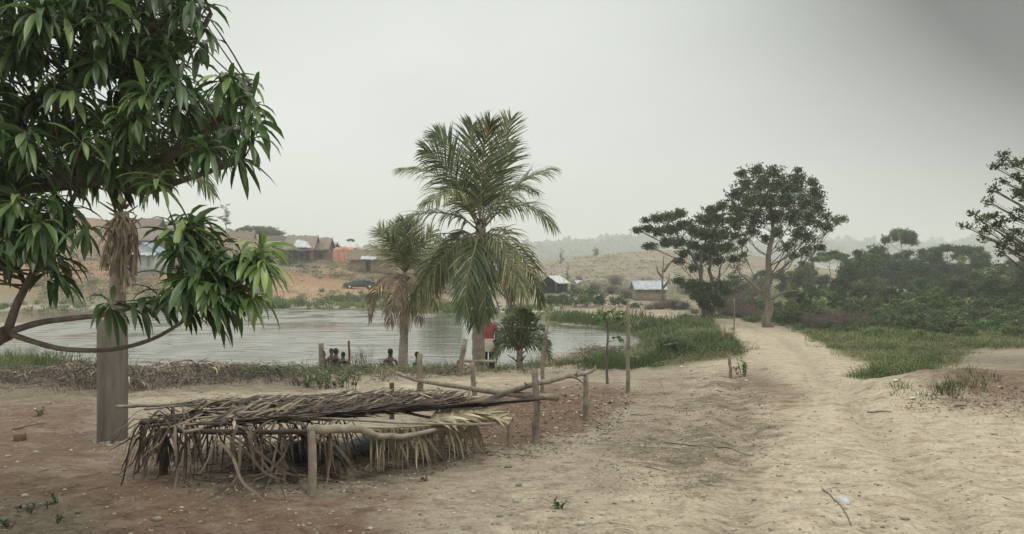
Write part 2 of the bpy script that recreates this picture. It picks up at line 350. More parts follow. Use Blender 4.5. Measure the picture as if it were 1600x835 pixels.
g_green = np.clip(inpoly(GRASS_R, 10)+inpoly([(860, 500), (1090, 500), (1155, 530), (1165, 555), (1020, 580), (1000, 560), (1010, 530), (940, 512)], 10)
        + sstep(42, 75, GY)*(PX > 1180)*(1-onroad)
        + .9*sstep(6, 1.5, SD)*(GY > 55)+sstep(85, 92, GY)*(1-sstep(120, 150, GY))*(PX > 700)*.7*(1-onroad), 0, 1)
vil = (PX < 720)*sstep(96, 104, GY)*(GY < 230)
vil = vil*(1-.95*inpoly([(385, 462), (395, 440), (450, 424), (560, 446), (640, 452), (640, 466), (400, 466)], 5))*(1-.8*inpoly([(520, 432), (560, 412), (556, 410), (500, 428)], 4))
g_litter_shade = np.maximum(g_litter_shade, .45*vil); g_green = np.maximum(g_green, .42*vil*(fbm(GX*.12, GY*.12, 3, 77) > .45))
g_green = np.maximum(g_green, .55*(PX < 420)*(GY > 80)*(GY < 95))
g_or = np.clip((PX < 700)*sstep(84, 92, GY)*(GY < 150)*(.55+.9*(fbm(GX*.09, GY*.09, 3, 33)-.35)*2), 0, 1)
g_dry = np.clip(sstep(110, 170, GY)*(PX > 800)+.8*sstep(140, 170, GY)*(PX <= 800), 0, 1)
g_road = np.clip(sstep(3.0, 1.2, RD+edge*1.6)*(1-.8*inpoly([(1130, 585), (1200, 580), (1290, 625), (1230, 655)], 18))+.75*inpoly([(600, 600), (720, 590), (1000, 590), (1000, 620), (860, 605), (640, 612)], 10)
        + .8*inpoly([(1100, 640), (1300, 600), (1450, 640), (1650, 660), (1700, 900), (900, 900), (1020, 740)], 70)
        + 1.4*inpoly([(390, 448), (450, 428), (560, 448), (620, 456), (590, 465), (420, 466)], 5)+inpoly([(150, 612), (560, 602), (560, 614), (150, 635)], 8), 0, 1)
idx = np.arange(NA*NB).reshape(NB, NA)
fq = np.stack([idx[:-1, :-1], idx[:-1, 1:], idx[1:, 1:], idx[1:, :-1]], -1).reshape(-1, 4)
mb = MB(); mb.add(np.stack([GX, GY, Z], -1), fq)
gm = bpy.data.materials.new('soil'); gm.use_nodes = True; t = gm.node_tree; t.nodes.clear()
def gnode():
    N = t.nodes.new; L = t.links.new
    o = N('ShaderNodeOutputMaterial'); b = N('ShaderNodeBsdfPrincipled'); b.inputs['Roughness'].default_value = .95; b.inputs['Specular IOR Level'].default_value = .15
    tcn = N('ShaderNodeTexCoord')
    def noise(s, d=6, rough=.6, st=None, dist=0):
        n = N('ShaderNodeTexNoise'); n.inputs['Scale'].default_value = s; n.inputs['Detail'].default_value = d; n.inputs['Roughness'].default_value = rough; n.inputs['Distortion'].default_value = dist
        if st:
            mm = N('ShaderNodeMapping'); mm.inputs['Scale'].default_value = st; mm.inputs['Rotation'].default_value = (0, 0, .35); L(tcn.outputs['Object'], mm.inputs[0]); L(mm.outputs[0], n.inputs['Vector'])
        else: L(tcn.outputs['Object'], n.inputs['Vector'])
        return n.outputs['Fac']
    def ramp(v, a, bb, c1, c2):
        r = N('ShaderNodeValToRGB'); r.color_ramp.elements[0].position = a; r.color_ramp.elements[1].position = bb
        r.color_ramp.elements[0].color = (*c1, 1); r.color_ramp.elements[1].color = (*c2, 1); L(v, r.inputs[0]); return r.outputs[0]
    def attr(n):
        a = N('ShaderNodeAttribute'); a.attribute_name = n; return a.outputs['Fac']
    def mix(f, a, bb):
        m = N('ShaderNodeMix'); m.data_type = 'RGBA'
        L(f, m.inputs[0]) if not isinstance(f, float) else None
        L(a, m.inputs[6]); L(bb, m.inputs[7]); return m.outputs[2]
    big = noise(.45, 7, .62, (1, 1.4, 1)); mid = noise(3.2, 8, .68, (.85, 1.3, 1)); fine = noise(26, 5, .7)
    base = ramp(mid, .3, .7, (.25, .205, .155), (.39, .34, .265))
    pale = ramp(mid, .3, .72, (.37, .312, .235), (.51, .45, .345))
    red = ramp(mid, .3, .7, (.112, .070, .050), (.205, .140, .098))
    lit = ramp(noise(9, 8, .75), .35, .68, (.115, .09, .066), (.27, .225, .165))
    grn = ramp(mid, .3, .7, (.075, .088, .036), (.15, .145, .072))
    dry = ramp(noise(.09, 8, .65), .35, .65, (.17, .145, .10), (.30, .26, .18))
    def soft(n, k=2.1):  # attribute broken up by noise
        s = M('ADD', M('MULTIPLY', attr(n), 1.5, t), M('MULTIPLY', M('SUBTRACT', M('ADD', M('MULTIPLY', big, .4, t), M('MULTIPLY', mid, .6, t), t), .5, t), 3.2*k, t), t)
        s = M('SUBTRACT', s, .35, t, True); return M('MULTIPLY', s, M('MINIMUM', M('MULTIPLY', attr(n), 4., t), 1., t), t, True)
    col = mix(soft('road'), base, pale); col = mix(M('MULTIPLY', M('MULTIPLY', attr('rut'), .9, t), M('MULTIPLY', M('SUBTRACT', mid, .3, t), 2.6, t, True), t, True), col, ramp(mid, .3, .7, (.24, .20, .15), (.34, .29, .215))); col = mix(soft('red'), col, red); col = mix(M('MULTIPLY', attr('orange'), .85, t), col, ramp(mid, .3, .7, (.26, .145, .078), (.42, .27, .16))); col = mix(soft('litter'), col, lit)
    col = mix(soft('green', .6), col, grn); col = mix(soft('dry', .3), col, dry)
    dk = N('ShaderNodeMix'); dk.data_type = 'RGBA'; dk.blend_type = 'MULTIPLY'; dk.inputs[0].default_value = .85
    L(col, dk.inputs[6]); L(ramp(fine, .30, .62, (.62, .58, .54), (1.05, 1.05, 1.05)), dk.inputs[7])
    d2 = N('ShaderNodeMix'); d2.data_type = 'RGBA'; d2.blend_type = 'MULTIPLY'; d2.inputs[0].default_value = .95
    L(dk.outputs[2], d2.inputs[6]); L(ramp(noise(4.2, 10, .82, (.75, 1.3, 1), .9), .36, .52, (.56, .50, .45), (1, 1, 1)), d2.inputs[7])
    L(d2.outputs[2], b.inputs['Base Color'])
    bp = N('ShaderNodeBump'); bp.inputs['Strength'].default_value = .65; bp.inputs['Distance'].default_value = .03
    L(M('ADD', M('MULTIPLY', noise(7, 10, .75), 1.0, t), M('MULTIPLY', fine, .35, t), t), bp.inputs['Height']); L(bp.outputs[0], b.inputs['Normal'])
    L(b.outputs[0], o.inputs[0])
gnode()
go = mb.build('ground', gm, smooth=True); tag(go, kind='structure')
for nme, arr in (('road', g_road), ('red', g_red_shade), ('litter', g_litter_shade), ('green', g_green), ('dry', g_dry), ('rut', g_rut), ('orange', g_or)):
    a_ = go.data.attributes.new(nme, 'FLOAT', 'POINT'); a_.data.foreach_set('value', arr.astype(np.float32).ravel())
# ---------------------------------------------------------------- water
x0, x1 = POND[:, 0].min()-1, POND[:, 0].max()+1; y0, y1 = POND[:, 1].min()-1, POND[:, 1].max()+1
mb = MB(); nx, ny = 200, 520
xx, yy = np.meshgrid(np.linspace(x0, x1, nx), np.linspace(0, 1, ny)); yy = y0+(y1-y0)*yy**1.25
sd = poly_sd(xx, yy, POND); idx = np.arange(nx*ny).reshape(ny, nx)
fq = np.stack([idx[:-1, :-1], idx[:-1, 1:], idx[1:, 1:], idx[1:, :-1]], -1).reshape(-1, 4)
wv = .016*(fbm(xx*.35+yy*.05, yy*1.5+.25*np.sin(xx*.2), 3, 51)-.5)*2; gg_ = rs(3)
for k in range(7):
    la = gg_.uniform(.55, 1.7); th = gg_.normal()*.16+.1; ph = 5*fbm(xx*.12, yy*.12, 2, 60+k)
    wv += .0042*la*np.sin(2*math.pi*(yy*math.cos(th)+xx*math.sin(th))/la+ph)*(.3+1.4*fbm(xx*.10, yy*.10, 2, 80+k))
wv *= .35+1.3*sstep(.35, .65, fbm(xx*.07, yy*.10, 3, 91))
mb.add(np.stack([xx, yy, WZ+wv], -1), fq[(sd.ravel()[fq].min(1) < 1.5)])
wm = bpy.data.materials.new('water'); wm.use_nodes = True; t = wm.node_tree; b = t.nodes['Principled BSDF']
b.inputs['Base Color'].default_value = (.125, .12, .095, 1); b.inputs['Roughness'].default_value = .05; b.inputs['IOR'].default_value = 1.33; b.inputs['Specular IOR Level'].default_value = .5
tcn = t.nodes.new('ShaderNodeTexCoord')
def wn(scale, rot, st, dist):
    mm = t.nodes.new('ShaderNodeMapping'); mm.inputs['Scale'].default_value = st; mm.inputs['Rotation'].default_value = (0, 0, rot)
    n = t.nodes.new('ShaderNodeTexNoise'); n.inputs['Scale'].default_value = scale; n.inputs['Detail'].default_value = 4; n.inputs['Distortion'].default_value = dist
    t.links.new(tcn.outputs['Object'], mm.inputs[0]); t.links.new(mm.outputs[0], n.inputs['Vector']); return n.outputs['Fac']
hgt = M('ADD', M('MULTIPLY', wn(1.0, .12, (.16, 1.7, 1), .6), 1.0, t), M('MULTIPLY', wn(2.6, -.2, (.22, 1.6, 1), .4), .45, t), t)
bp = t.nodes.new('ShaderNodeBump'); bp.inputs['Strength'].default_value = .5; bp.inputs['Distance'].default_value = .04
t.links.new(hgt, bp.inputs['Height']); t.links.new(bp.outputs[0], b.inputs['Normal'])
tag(mb.build('pond_water', wm, smooth=True), kind='structure')
# ---------------------------------------------------------------- vegetation builders
def nrm(v): v = np.asarray(v, float); return v/(np.linalg.norm(v, axis=-1, keepdims=True)+1e-9)
def smooth_path(pts, n=16):
    p = np.asarray(pts, float)
    if len(p) == 2: return p[0]+(p[1]-p[0])*np.linspace(0, 1, n)[:, None]
    q = np.vstack([2*p[0]-p[1], p, 2*p[-1]-p[-2]]); out = []
    ts = np.linspace(0, len(p)-1-1e-6, n)
    for t in ts:
        i = int(t); f = t-i; a, b, c, d = q[i:i+4]
        out.append(.5*((2*b)+(-a+c)*f+(2*a-5*b+4*c-d)*f*f+(-a+3*b-3*c+d)*f**3))
    return np.array(out)
def leafquads(mb, pos, size, g, rnd, up=.5, asp=.5):
    n = len(pos); nv = nrm(g.normal(size=(n, 3))+np.array((0, 0, up)))
    u = nrm(np.cross(nv, g.normal(size=(n, 3)))); v = np.cross(nv, u)
    s = np.broadcast_to(size, (n,))*g.uniform(.6, 1.25, n); s = s[:, None]
    V = np.stack([pos-u*s, pos+v*s*asp-u*s*.1, pos+u*s, pos-v*s*asp-u*s*.1], 1).reshape(-1, 3)
    mb.add(V, np.arange(4*n).reshape(n, 4), np.repeat(np.broadcast_to(rnd, (n,)), 4))
def long_leaves(mb, base, dr, Ln, W, droop, g, rnd, fold=.25, st=5):
    n = len(base); base = np.asarray(base, float); p = base.copy(); d = nrm(dr)
    Ln = np.broadcast_to(Ln, (n,)); W = np.broadcast_to(W, (n,)); droop = np.broadcast_to(droop, (n,))
    prof = np.array((.12, .75, 1.0, .72, .05)) if st == 5 else np.array((.5, 1, .8, .05))
    rows = []
    side = nrm(np.cross(d, np.array((0, 0, 1.)))+g.normal(size=(n, 3))*.25)
    for k in range(st):
        sd_ = nrm(side-d*(side*d).sum(1, keepdims=True)); up = np.cross(sd_, d)
        w_ = (W*prof[k]*.5)[:, None]
        rows.append(np.stack([p-sd_*w_+up*w_*fold*2, p, p+sd_*w_+up*w_*fold*2], 1))
        p = p+d*(Ln/(st-1))[:, None]
        d = nrm(d+np.array((0, 0, -1.))*droop[:, None])
    V = np.stack(rows, 1).reshape(-1, 3); q = []
    for k in range(st-1):
        for c in range(2): q.append((k*3+c, k*3+c+1, (k+1)*3+c+1, (k+1)*3+c))
    q = np.array(q)[None]+(np.arange(n)*st*3)[:, None, None]
    mb.add(V, q.reshape(-1, 4), np.repeat(np.broadcast_to(rnd, (n,)), st*3))
def blades(mb, pos, h, wd, g, rnd, lean=.35, curl=.4):
    n = len(pos); a = g.uniform(0, 2*math.pi, n); ld = np.stack([np.cos(a), np.sin(a), 0*a], 1)*g.uniform(.05, 1, n)[:, None]*lean
    sdv = np.stack([-np.sin(a+g.normal(size=n)), np.cos(a+g.normal(size=n)), 0*a], 1)
    h = (np.broadcast_to(h, (n,))*g.uniform(.5, 1.2, n))[:, None]; wd = np.broadcast_to(wd, (n,))[:, None]; z = np.array((0, 0, 1.))
    p1 = pos+h*.5*z+ld*h*.35; p2 = pos+h*(z*(1-curl*.3))+ld*h*(1+curl)
    V = np.stack([pos-sdv*wd*.5, pos+sdv*wd*.5, p1+sdv*wd*.4, p1-sdv*wd*.4, p2+sdv*wd*.08, p2-sdv*wd*.08], 1).reshape(-1, 3)
    q = (np.array([(0, 1, 2, 3), (3, 2, 4, 5)])[None]+(np.arange(n)*6)[:, None, None]).reshape(-1, 4)
    mb.add(V, q, np.repeat(np.broadcast_to(rnd, (n,)), 6))
def frond(mb, ctrl, n, Ll, W, g, ang=1.0, grav=.25, up=(0, 0, 1), r=(.2, .6), rr=.018, sides=(1, -1), zfloor=None, zceil=None, lift=.12, jit=.12, rach=.8, t0=.12, tipang=.45, st=5, gvar=.3, prof=1, shag=None):
    path = smooth_path(ctrl, 26); seglen = np.linalg.norm(np.diff(path, axis=0), axis=1).sum()
    mb.tube(path, np.linspace(rr, rr*.25, 26), 5, rach)
    T_ = nrm(np.gradient(path, axis=0)); up = np.asarray(up, float)
    for sgn in sides:
        t = np.linspace(t0, .995, n)+g.normal(size=n)*.004; t = np.clip(t, 0, .999); f = t*25; i = f.astype(int); fr = (f-i)[:, None]
        p = path[i]*(1-fr)+path[np.minimum(i+1, 25)]*fr; T = T_[i]
        S = nrm(np.cross(T, up)); NN = nrm(np.cross(S, T))
        a = (ang*(1-t)+tipang*t)+g.normal(size=n)*jit
        d = nrm(S*sgn*np.sin(a)[:, None]+T*np.cos(a)[:, None]+NN*(lift+g.normal(size=n)*jit)[:, None])
        LL = Ll*(np.sin(math.pi*np.clip(.16+.76*t, 0, 1))**.7)*g.uniform(.85, 1.1, n) if prof else Ll*g.uniform(.5, 1.1, n)
        gv = grav*np.clip(1+g.normal(size=n)*gvar, .1, 3)
        w_ = np.array((.55, 1, .9, .6, .07)); rows = []
        wv = nrm(np.cross(d, NN)+g.normal(size=(n, 3))*.25)
        for k in range(5):
            hw = (W*.5*w_[k]); rows.append(np.stack([p-wv*hw, p+wv*hw], 1))
            p = p+d*(LL/4)[:, None]
            d = d+np.array((0, 0, -1.))*gv[:, None]
            if shag: d = d+g.normal(size=(n, 3))*shag
            d = nrm(d); wv = nrm(wv-d*(wv*d).sum(1, keepdims=True)+1e-6)
            if zfloor is not None:
                fl = zfloor(p) if callable(zfloor) else zfloor
                p[:, 2] = np.maximum(p[:, 2], fl)
            if zceil is not None: p[:, 2] = np.minimum(p[:, 2], zceil+.02*np.sin(p[:, 0]*31+p[:, 1]*17))
        V = np.stack(rows, 1).reshape(-1, 3)
        q = (np.array([(2*k, 2*k+1, 2*k+3, 2*k+2) for k in range(4)])[None]+(np.arange(n)*10)[:, None, None]).reshape(-1, 4)
        rn = np.clip(r[0]+(r[1]-r[0])*g.uniform(0, 1, n)+(g.uniform(0, 1, n) < .06)*.35, 0, 1)
        mb.add(V, q, np.repeat(rn, 10))
def crown_leaves(mb, clumps, dens, ls, g, flat=.6, up=.5, top_light=.5, asp=.5):
    for (x, y, z, r) in clumps:
        k = max(3, int(dens*r*r)); c = nrm(g.normal(size=(k, 3)))*(g.uniform(0, 1, k)**.42*np.where(g.uniform(0, 1, k) < .3, g.uniform(1.1, 1.75, k), g.uniform(.6, 1.2, k)))[:, None]*np.array((r, r, r*(flat+.1)))+np.array((x, y, z))
        c[:, 2] += .08*r
        m = 11; pos = (c[:, None, :]+g.normal(size=(k, m, 3))*ls*np.array((1.25, 1.25, .8))).reshape(-1, 3)
        base = g.uniform(.1, .7); rn = np.clip(np.repeat(g.uniform(-.2, .25, k), m)+base+g.normal(size=k*m)*.12+top_light*(pos[:, 2]-z)/max(r, .1)*.25, 0, 1)  # leaves paler towards each clump's top, light from above put into their colour
        leafquads(mb, pos, ls, g, rn, up, asp)
def make_tree(name, label, cat, base, trunk, tr, clumps, dens, ls, lm, bm, group=None, seed=1, flat=.6, twigs=3, up=.5, limb=.35, rise=.6, asp=.5, tip_r=.012):
    """trunk: points relative to base; clumps: (x, y, z, r) relative to base"""
    g = rs(seed); root = thing(name, label, cat, base, group); b = np.asarray(base, float)
    tb = MB(); tps = trunk if isinstance(trunk[0], list) else [trunk]
    paths = []
    for tp in tps:
        k_ = 1.0
        if isinstance(tp[0], float): k_, tp = tp[0], tp[1:]
        p = smooth_path(tp, 14)+g.normal(size=(14, 3))*np.array((.012, .012, 0))*p_len(tp); rad = k_*tr*(1-np.linspace(0, 1, 14)**.8*.74); rad[0] *= 1.25
        tb.tube(p+b, rad, 8, .5, wob=.06, seed=seed); paths.append((p, rad))
    for i, (x, y, z, r) in enumerate(clumps):
        best = None
        for p, rad in paths:
            hd = np.hypot(p[:, 0]-x, p[:, 1]-y); want = z-hd*rise-r*.2
            j = int(np.argmin(np.abs(p[:, 2]-want)+hd*.25)); sc_ = float(abs(p[j, 2]-want[j])+hd[j])
            if best is None or sc_ < best[0]: best = (sc_, p[j], rad[j])
        s0, r0 = best[1], best[2]; e = np.array((x, y, z)); d = np.linalg.norm(e-s0)
        mid = (s0+e)/2+g.normal(size=3)*.06*d+np.array((0, 0, -.06*d))
        tb.tube(smooth_path([s0, mid, e], 8)+b, np.linspace(max(r0*limb, tip_r*1.5), tip_r, 8), 5, .4, wob=.1, seed=i)
        for q in range(twigs):
            e2 = e+nrm(g.normal(size=3)+np.array((0, 0, .3)))*r*.85*np.array((1, 1, flat)); s2 = mid+(e-mid)*g.uniform(0, .9)
            tb.tube(smooth_path([s2, (s2+e2)/2+g.normal(size=3)*.05*r, e2], 5)+b, np.linspace(tip_r, tip_r*.4, 5), 4, .35)
    tb.build('trunk', bm, root, smooth=True)
    if lm is not None:
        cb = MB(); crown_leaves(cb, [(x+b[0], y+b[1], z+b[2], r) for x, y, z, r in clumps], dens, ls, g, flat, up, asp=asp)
        cb.build('crown', lm, root)
    return root
def p_len(tp): return np.linalg.norm(np.asarray(tp[-1], float)-np.asarray(tp[0], float))
def pxclumps(base, Y, lst, g, dep):     # crown clumps of one tree, given as they stand in the photograph, with a depth of their own
    out = []
    for c in lst:
        px, py, r = c[:3]; dy = c[3] if len(c) > 3 else g.uniform(-dep, dep); q = P(px, py, Y+dy)
        out.append((q[0]-base[0], q[1]-base[1], q[2]-base[2], r/F*Y))
    return out
# ---------------------------------------------------------------- hills far behind: woodland canopy and dry scrub
g = rs(5); hz = MB(); n = 2600
px = g.uniform(560, 1780, n); Yd = g.uniform(820, 1130, n); xx = (px-CX)/F*Yd; zz = gz(xx, Yd); rr_ = g.uniform(3.2, 7.5, n)*(1+(g.uniform(0, 1, n) < .08)*.6)
for i in range(n):
    k = 26; c = nrm(g.normal(size=(k, 3)))*np.array((1, 1, .8))*rr_[i]*g.uniform(.5, 1, (k, 1))+np.array((xx[i], Yd[i], zz[i]+rr_[i]*.7))
    leafquads(hz, c, rr_[i]*.42, g, g.uniform(.1, .8), 1.0, .8)
tag(hz.build('far_woodland', MT['forest']), 'far-off wooded ridges fading into the haze', 'woodland', kind='stuff')
def scatter_px(n, poly, g, lo=6, hi=900):
    poly = np.array(poly, float); a, b = poly.min(0), poly.max(0); pts = np.zeros((0, 3))
    while len(pts) < n:
        q = g.uniform(a, b, (n*2, 2)); q = q[poly_sd(q[:, 0], q[:, 1], poly) < 0]
        w_ = ground(q[:, 0], q[:, 1], lo, hi); w_ = w_[~np.isnan(w_[:, 1])]
        if not len(w_): break
        pts = np.vstack([pts, w_])
    return pts[:n]
sb = MB(); g = rs(8)
p = scatter_px(1500, [(820, 440), (860, 411), (900, 404), (960, 395), (1080, 394), (1180, 410), (1200, 470), (1080, 480), (850, 460)], g, 80)
for q in p:
    k = 7; s = q[1]/F*g.uniform(.8, 1.9); leafquads(sb, q+nrm(g.normal(size=(k, 3)))*s*1.2*np.array((1.6, 1, .5))+np.array((0, 0, s*.3)), s*.8, g, g.uniform(.1, 1), .5, .7)
p = scatter_px(1500, [(0, 400), (100, 352), (230, 352), (330, 364), (430, 374), (520, 386), (640, 400), (700, 420), (640, 440), (480, 400), (300, 420), (100, 440), (0, 440)], g, 90)
for q in p:
    k = 7; s = q[1]/F*g.uniform(.8, 2.2); leafquads(sb, q+nrm(g.normal(size=(k, 3)))*s*1.2*np.array((1.6, 1, .5))+np.array((0, 0, s*.3)), s*.8, g, g.uniform(.1, .9), .5, .7)
tag(sb.build('hillside_scrub', MT['drygrass']), 'dry scrub and straw grass covering the far hillsides', 'scrub', kind='stuff')
# ---------------------------------------------------------------- forest on the right, each tree by itself
def broad(seed, Ht=8., w=2.9, lm='forest', ls=.17, dens=62, nc=20, flat=.7):
    g = rs(seed); cl = []
    for i in range(nc):
        d = nrm(g.normal(size=3)); q = d*g.uniform(.35, 1)**.5*np.array((w, w, Ht*.38)); q[2] += Ht*.56
        cl.append((q[0], q[1], q[2], g.uniform(.7, 1.25)*w*.36))
    o = make_tree('broadleaf_tree', 'x', 'tree', (0, 0, 0), [(0, 0, -.4), (g.normal()*.2, g.normal()*.2, Ht*.35), (g.normal()*.4, g.normal()*.4, Ht*.8)], .03*Ht*.55, cl, dens, ls, MT[lm], MT['bark'], seed=seed, flat=flat)
    proto_done(o); return o
def umbrella(seed, Ht=9., w=3.3):
    g = rs(seed); cl = []
    for i in range(15):
        a = g.uniform(0, 6.28); r = g.uniform(0, 1)**.6*w; cl.append((math.cos(a)*r, math.sin(a)*r, Ht*(.93-.14*(r/w)**2+g.uniform(-.05, .03)), g.uniform(.7, 1.2)))
    o = make_tree('umbrella_tree', 'x', 'tree', (0, 0, 0), [(0, 0, -.4), (.1, 0, Ht*.4), (g.normal()*.3, 0, Ht*.85)], .15, cl, 60, .15, MT['forest'], MT['bark'], seed=seed, flat=.34, rise=.35)
    proto_done(o); return o
def bush(seed, Ht=2.6, w=1.8, lm='forest', ls=.13, dens=40):
    g = rs(seed); cl = []
    for i in range(11):
        a = g.uniform(0, 6.28); r = g.uniform(0, 1)**.6*w; cl.append((math.cos(a)*r, math.sin(a)*r, Ht*(.25+.6*g.uniform(0, 1)*(1-.5*(r/w))), g.uniform(.5, .85)))
    o = make_tree('bush', 'x', 'bush', (0, 0, 0), [(0, 0, -.3), (0, .05, Ht*.3), (g.normal()*.2, 0, Ht*.6)], .05, cl, dens, ls, MT[lm], MT['bark'], seed=seed, flat=.75)
    proto_done(o); return o
def slim(seed, Ht=8., w=1.0):
    g = rs(seed); cl = [(g.normal()*w*.35, g.normal()*w*.35, Ht*h, w*g.uniform(.45, .85)*(1.25-h)) for h in np.linspace(.32, .98, 14)]
    o = make_tree('slender_tree', 'x', 'tree', (0, 0, 0), [(0, 0, -.3), (.05, 0, Ht*.5), (0, 0, Ht*.97)], .09, cl, 34, .15, MT['forest'], MT['bark'], seed=seed, flat=.9, rise=.3)
    proto_done(o); return o
def bare(seed, Ht=3., w=2., den=160):
    g = rs(seed); root = thing('bare_bush', 'x', 'bush', (0, 0, 0)); b_ = MB()
    for i in range(den):
        a = g.uniform(0, 6.28); s = np.array((g.normal()*w*.3, g.normal()*w*.3, -.1)); d = np.array((math.cos(a)*.5, math.sin(a)*.5, 1.2))
        p1 = s+nrm(d)*Ht*g.uniform(.3, .55); p2 = p1+nrm(d+g.normal(size=3)*.6)*Ht*g.uniform(.25, .5)
        b_.tube([s, p1, p2], [.018, .012, .005], 3, g.uniform(0, 1))
        for q in range(4):
            p0 = p1+(p2-p1)*g.uniform(-.5, 1); b_.tube([p0, p0+nrm(d+g.normal(size=3))*Ht*.22], [.009, .003], 3, g.uniform(0, 1))
    b_.build('stem', MT['brush'], root); cb = MB(); pos = g.normal(size=(260, 3))*np.array((w*.5, w*.5, Ht*.22))+np.array((0, 0, Ht*.5)); pos = pos[pos[:, 2] > 0]
    leafquads(cb, pos, .06, g, g.uniform(0, 1, len(pos)), .3); cb.build('leaves', MT['brush'], root)
    proto_done(root); return root
def feather_palm(seed, th=1.2, fl=3.0, nf=16, m='forest2', name='feathery_palm', n=34):
    g = rs(seed); root = thing(name, 'x', 'palm', (0, 0, 0)); tb = MB(); tb.tube([(0, 0, -.3), (.03, 0, th*.5), (0, 0, th)], [.22, .17, .15], 8, .5, wob=.1); tb.build('trunk', MT['bark'], root, True)
    for i in range(nf):
        a = i*2.4+g.normal()*.2; e = 1.25-1.2*(i/nf)+g.normal()*.1; d = np.array((math.cos(a)*math.cos(e), math.sin(a)*math.cos(e), math.sin(e)))
        p0 = np.array((0, 0, th)); p1 = p0+d*fl*.5; p2 = p1+nrm(d+np.array((0, 0, -.55)))*fl*.5
        b_ = MB(); frond(b_, [p0, p1, p2], n, fl*.27, .045, g, 1.0, .25, r=(.2, .9), rr=.025); b_.build('frond', MT[m], root)
    proto_done(root); return root
protos = dict(broad=[broad(11), broad(12, 8, 2.4, 'forest2'), broad(13, 8, 3.3), broad(14, 8, 2.6)], umb=[umbrella(21), umbrella(22)], slim=[slim(31), slim(32)],
              bush=[bush(41), bush(42, lm='forest2'), bush(43, 3, 2.0), bush(44, 2.2, 1.5, 'forest2')], bare=[bare(51), bare(52)], palm=[feather_palm(61), feather_palm(62, .5, 2.6)])
PH = dict(broad=8.3, umb=8.9, slim=8, bush=2.5, bare=2.8, palm=3.2)
used = {}
def place(kind, var, px, pytop, Y, label, group=None, cat=None, wide=1.0, rot=None, name=None, base_py=None, sink=0):
    """stand one tree on the ground at distance Y with its top where the photograph shows it"""
    pr = protos[kind][var % len(protos[kind])]; loc = on(px, Y) if base_py is None else g1(px, base_py, Y*.5)
    Y = loc[1]; top = H-(pytop-CY)/F*Y; s = max(.12, (top-loc[2])/PH[kind])
    if pr.name in used: o = copy_tree(pr)
    else: o = pr; used[pr.name] = 1
    o.location = (loc[0], loc[1], loc[2]-.05-sink); o.scale = (s*wide, s*wide, s); gg = rs(int(px*7+Y)); o.rotation_euler.z = gg.uniform(0, 6.28) if rot is None else rot
    if name: o.name = name
    o['label'] = label
    if cat: o['category'] = cat
    if group: o['group'] = group
    return o
g = rs(77); GF = 'trees of the wood beyond the verge'
# skyline from left to right (px, top py, distance)
place('umb', 0, 1408, 357, 112, 'tallest flat-crowned tree standing above the wood on the right', name='umbrella_tree', wide=.62)
place('umb', 1, 1297, 392, 105, 'small pale flat-crowned tree just right of the big roadside tree')
place('broad', 0, 1345, 387, 88, 'dark leafy tree with a ragged top, left of the tall flat-crowned tree')
place('umb', 0, 1480, 382, 110, 'dark spreading tree right of the tall flat-crowned tree, second from it')
place('umb', 1, 1516, 384, 108, 'dark flat-topped tree at the skyline near the right-hand branches', wide=.8)
place('slim', 0, 1374, 402, 90, 'narrow pointed tree before the skyline, left of the tall flat-crowned tree')
sky = [(1255, 405, 95, .9), (1320, 412, 92, 1), (1380, 385, 104, .9), (1425, 383, 100, 1.1), (1450, 386, 98, 1), (1500, 395, 100, 1), (1540, 396, 95, 1.1), (1575, 400, 92, 1), (1610, 398, 90, 1), (1650, 392, 90, 1), (1700, 395, 85, 1.2),
       (1225, 415, 105, 1), (1190, 420, 110, 1), (1275, 418, 84, 1), (1360, 420, 80, 1), (1330, 400, 110, 1), (1405, 395, 112, 1.1), (1470, 398, 112, 1.1)]
for i, (px, py, Y, wd) in enumerate(sky): place('broad', i, px, py, Y, 'dark green tree of the dense wood beyond the right-hand verge', GF, wide=wd)
mid = [(1240, 440, 66), (1270, 455, 62), (1310, 430, 74), (1345, 445, 66), (1370, 430, 76), (1395, 450, 66), (1420, 425, 80), (1445, 430, 70), (1475, 425, 78), (1500, 438, 66), (1525, 420, 74), (1555, 430, 66), (1580, 418, 72), (1610, 425, 64), (1640, 420, 66), (1690, 420, 64), (1290, 445, 70), (1465, 455, 60), (1535, 450, 60), (1590, 455, 58), (1640, 450, 58), (1700, 460, 56), (1325, 465, 60)]
for i, (px, py, Y) in enumerate(mid): place('broad', i+1, px, py, Y, 'dark green tree of the dense wood beyond the right-hand verge', GF, wide=1.15)
place('slim', 1, 1534, 430, 55, 'pale slender trunked tree inside the right part of the wood')
place('broad', 3, 1258, 452, 53, 'dark leafy young tree right beside the trunk of the big roadside tree', base_py=None, wide=.75)
for i, (px, py, Y) in enumerate([(1440, 447, 62), (1425, 470, 57), (1345, 462, 60), (1380, 490, 54), (1470, 475, 58), (1500, 490, 55), (1555, 480, 54), (1405, 468, 60)]):
    place('palm', i, px, py, Y, 'low feathery palm with arching fronds among the trees of the wood', 'feathery palms in the wood', wide=1.1)
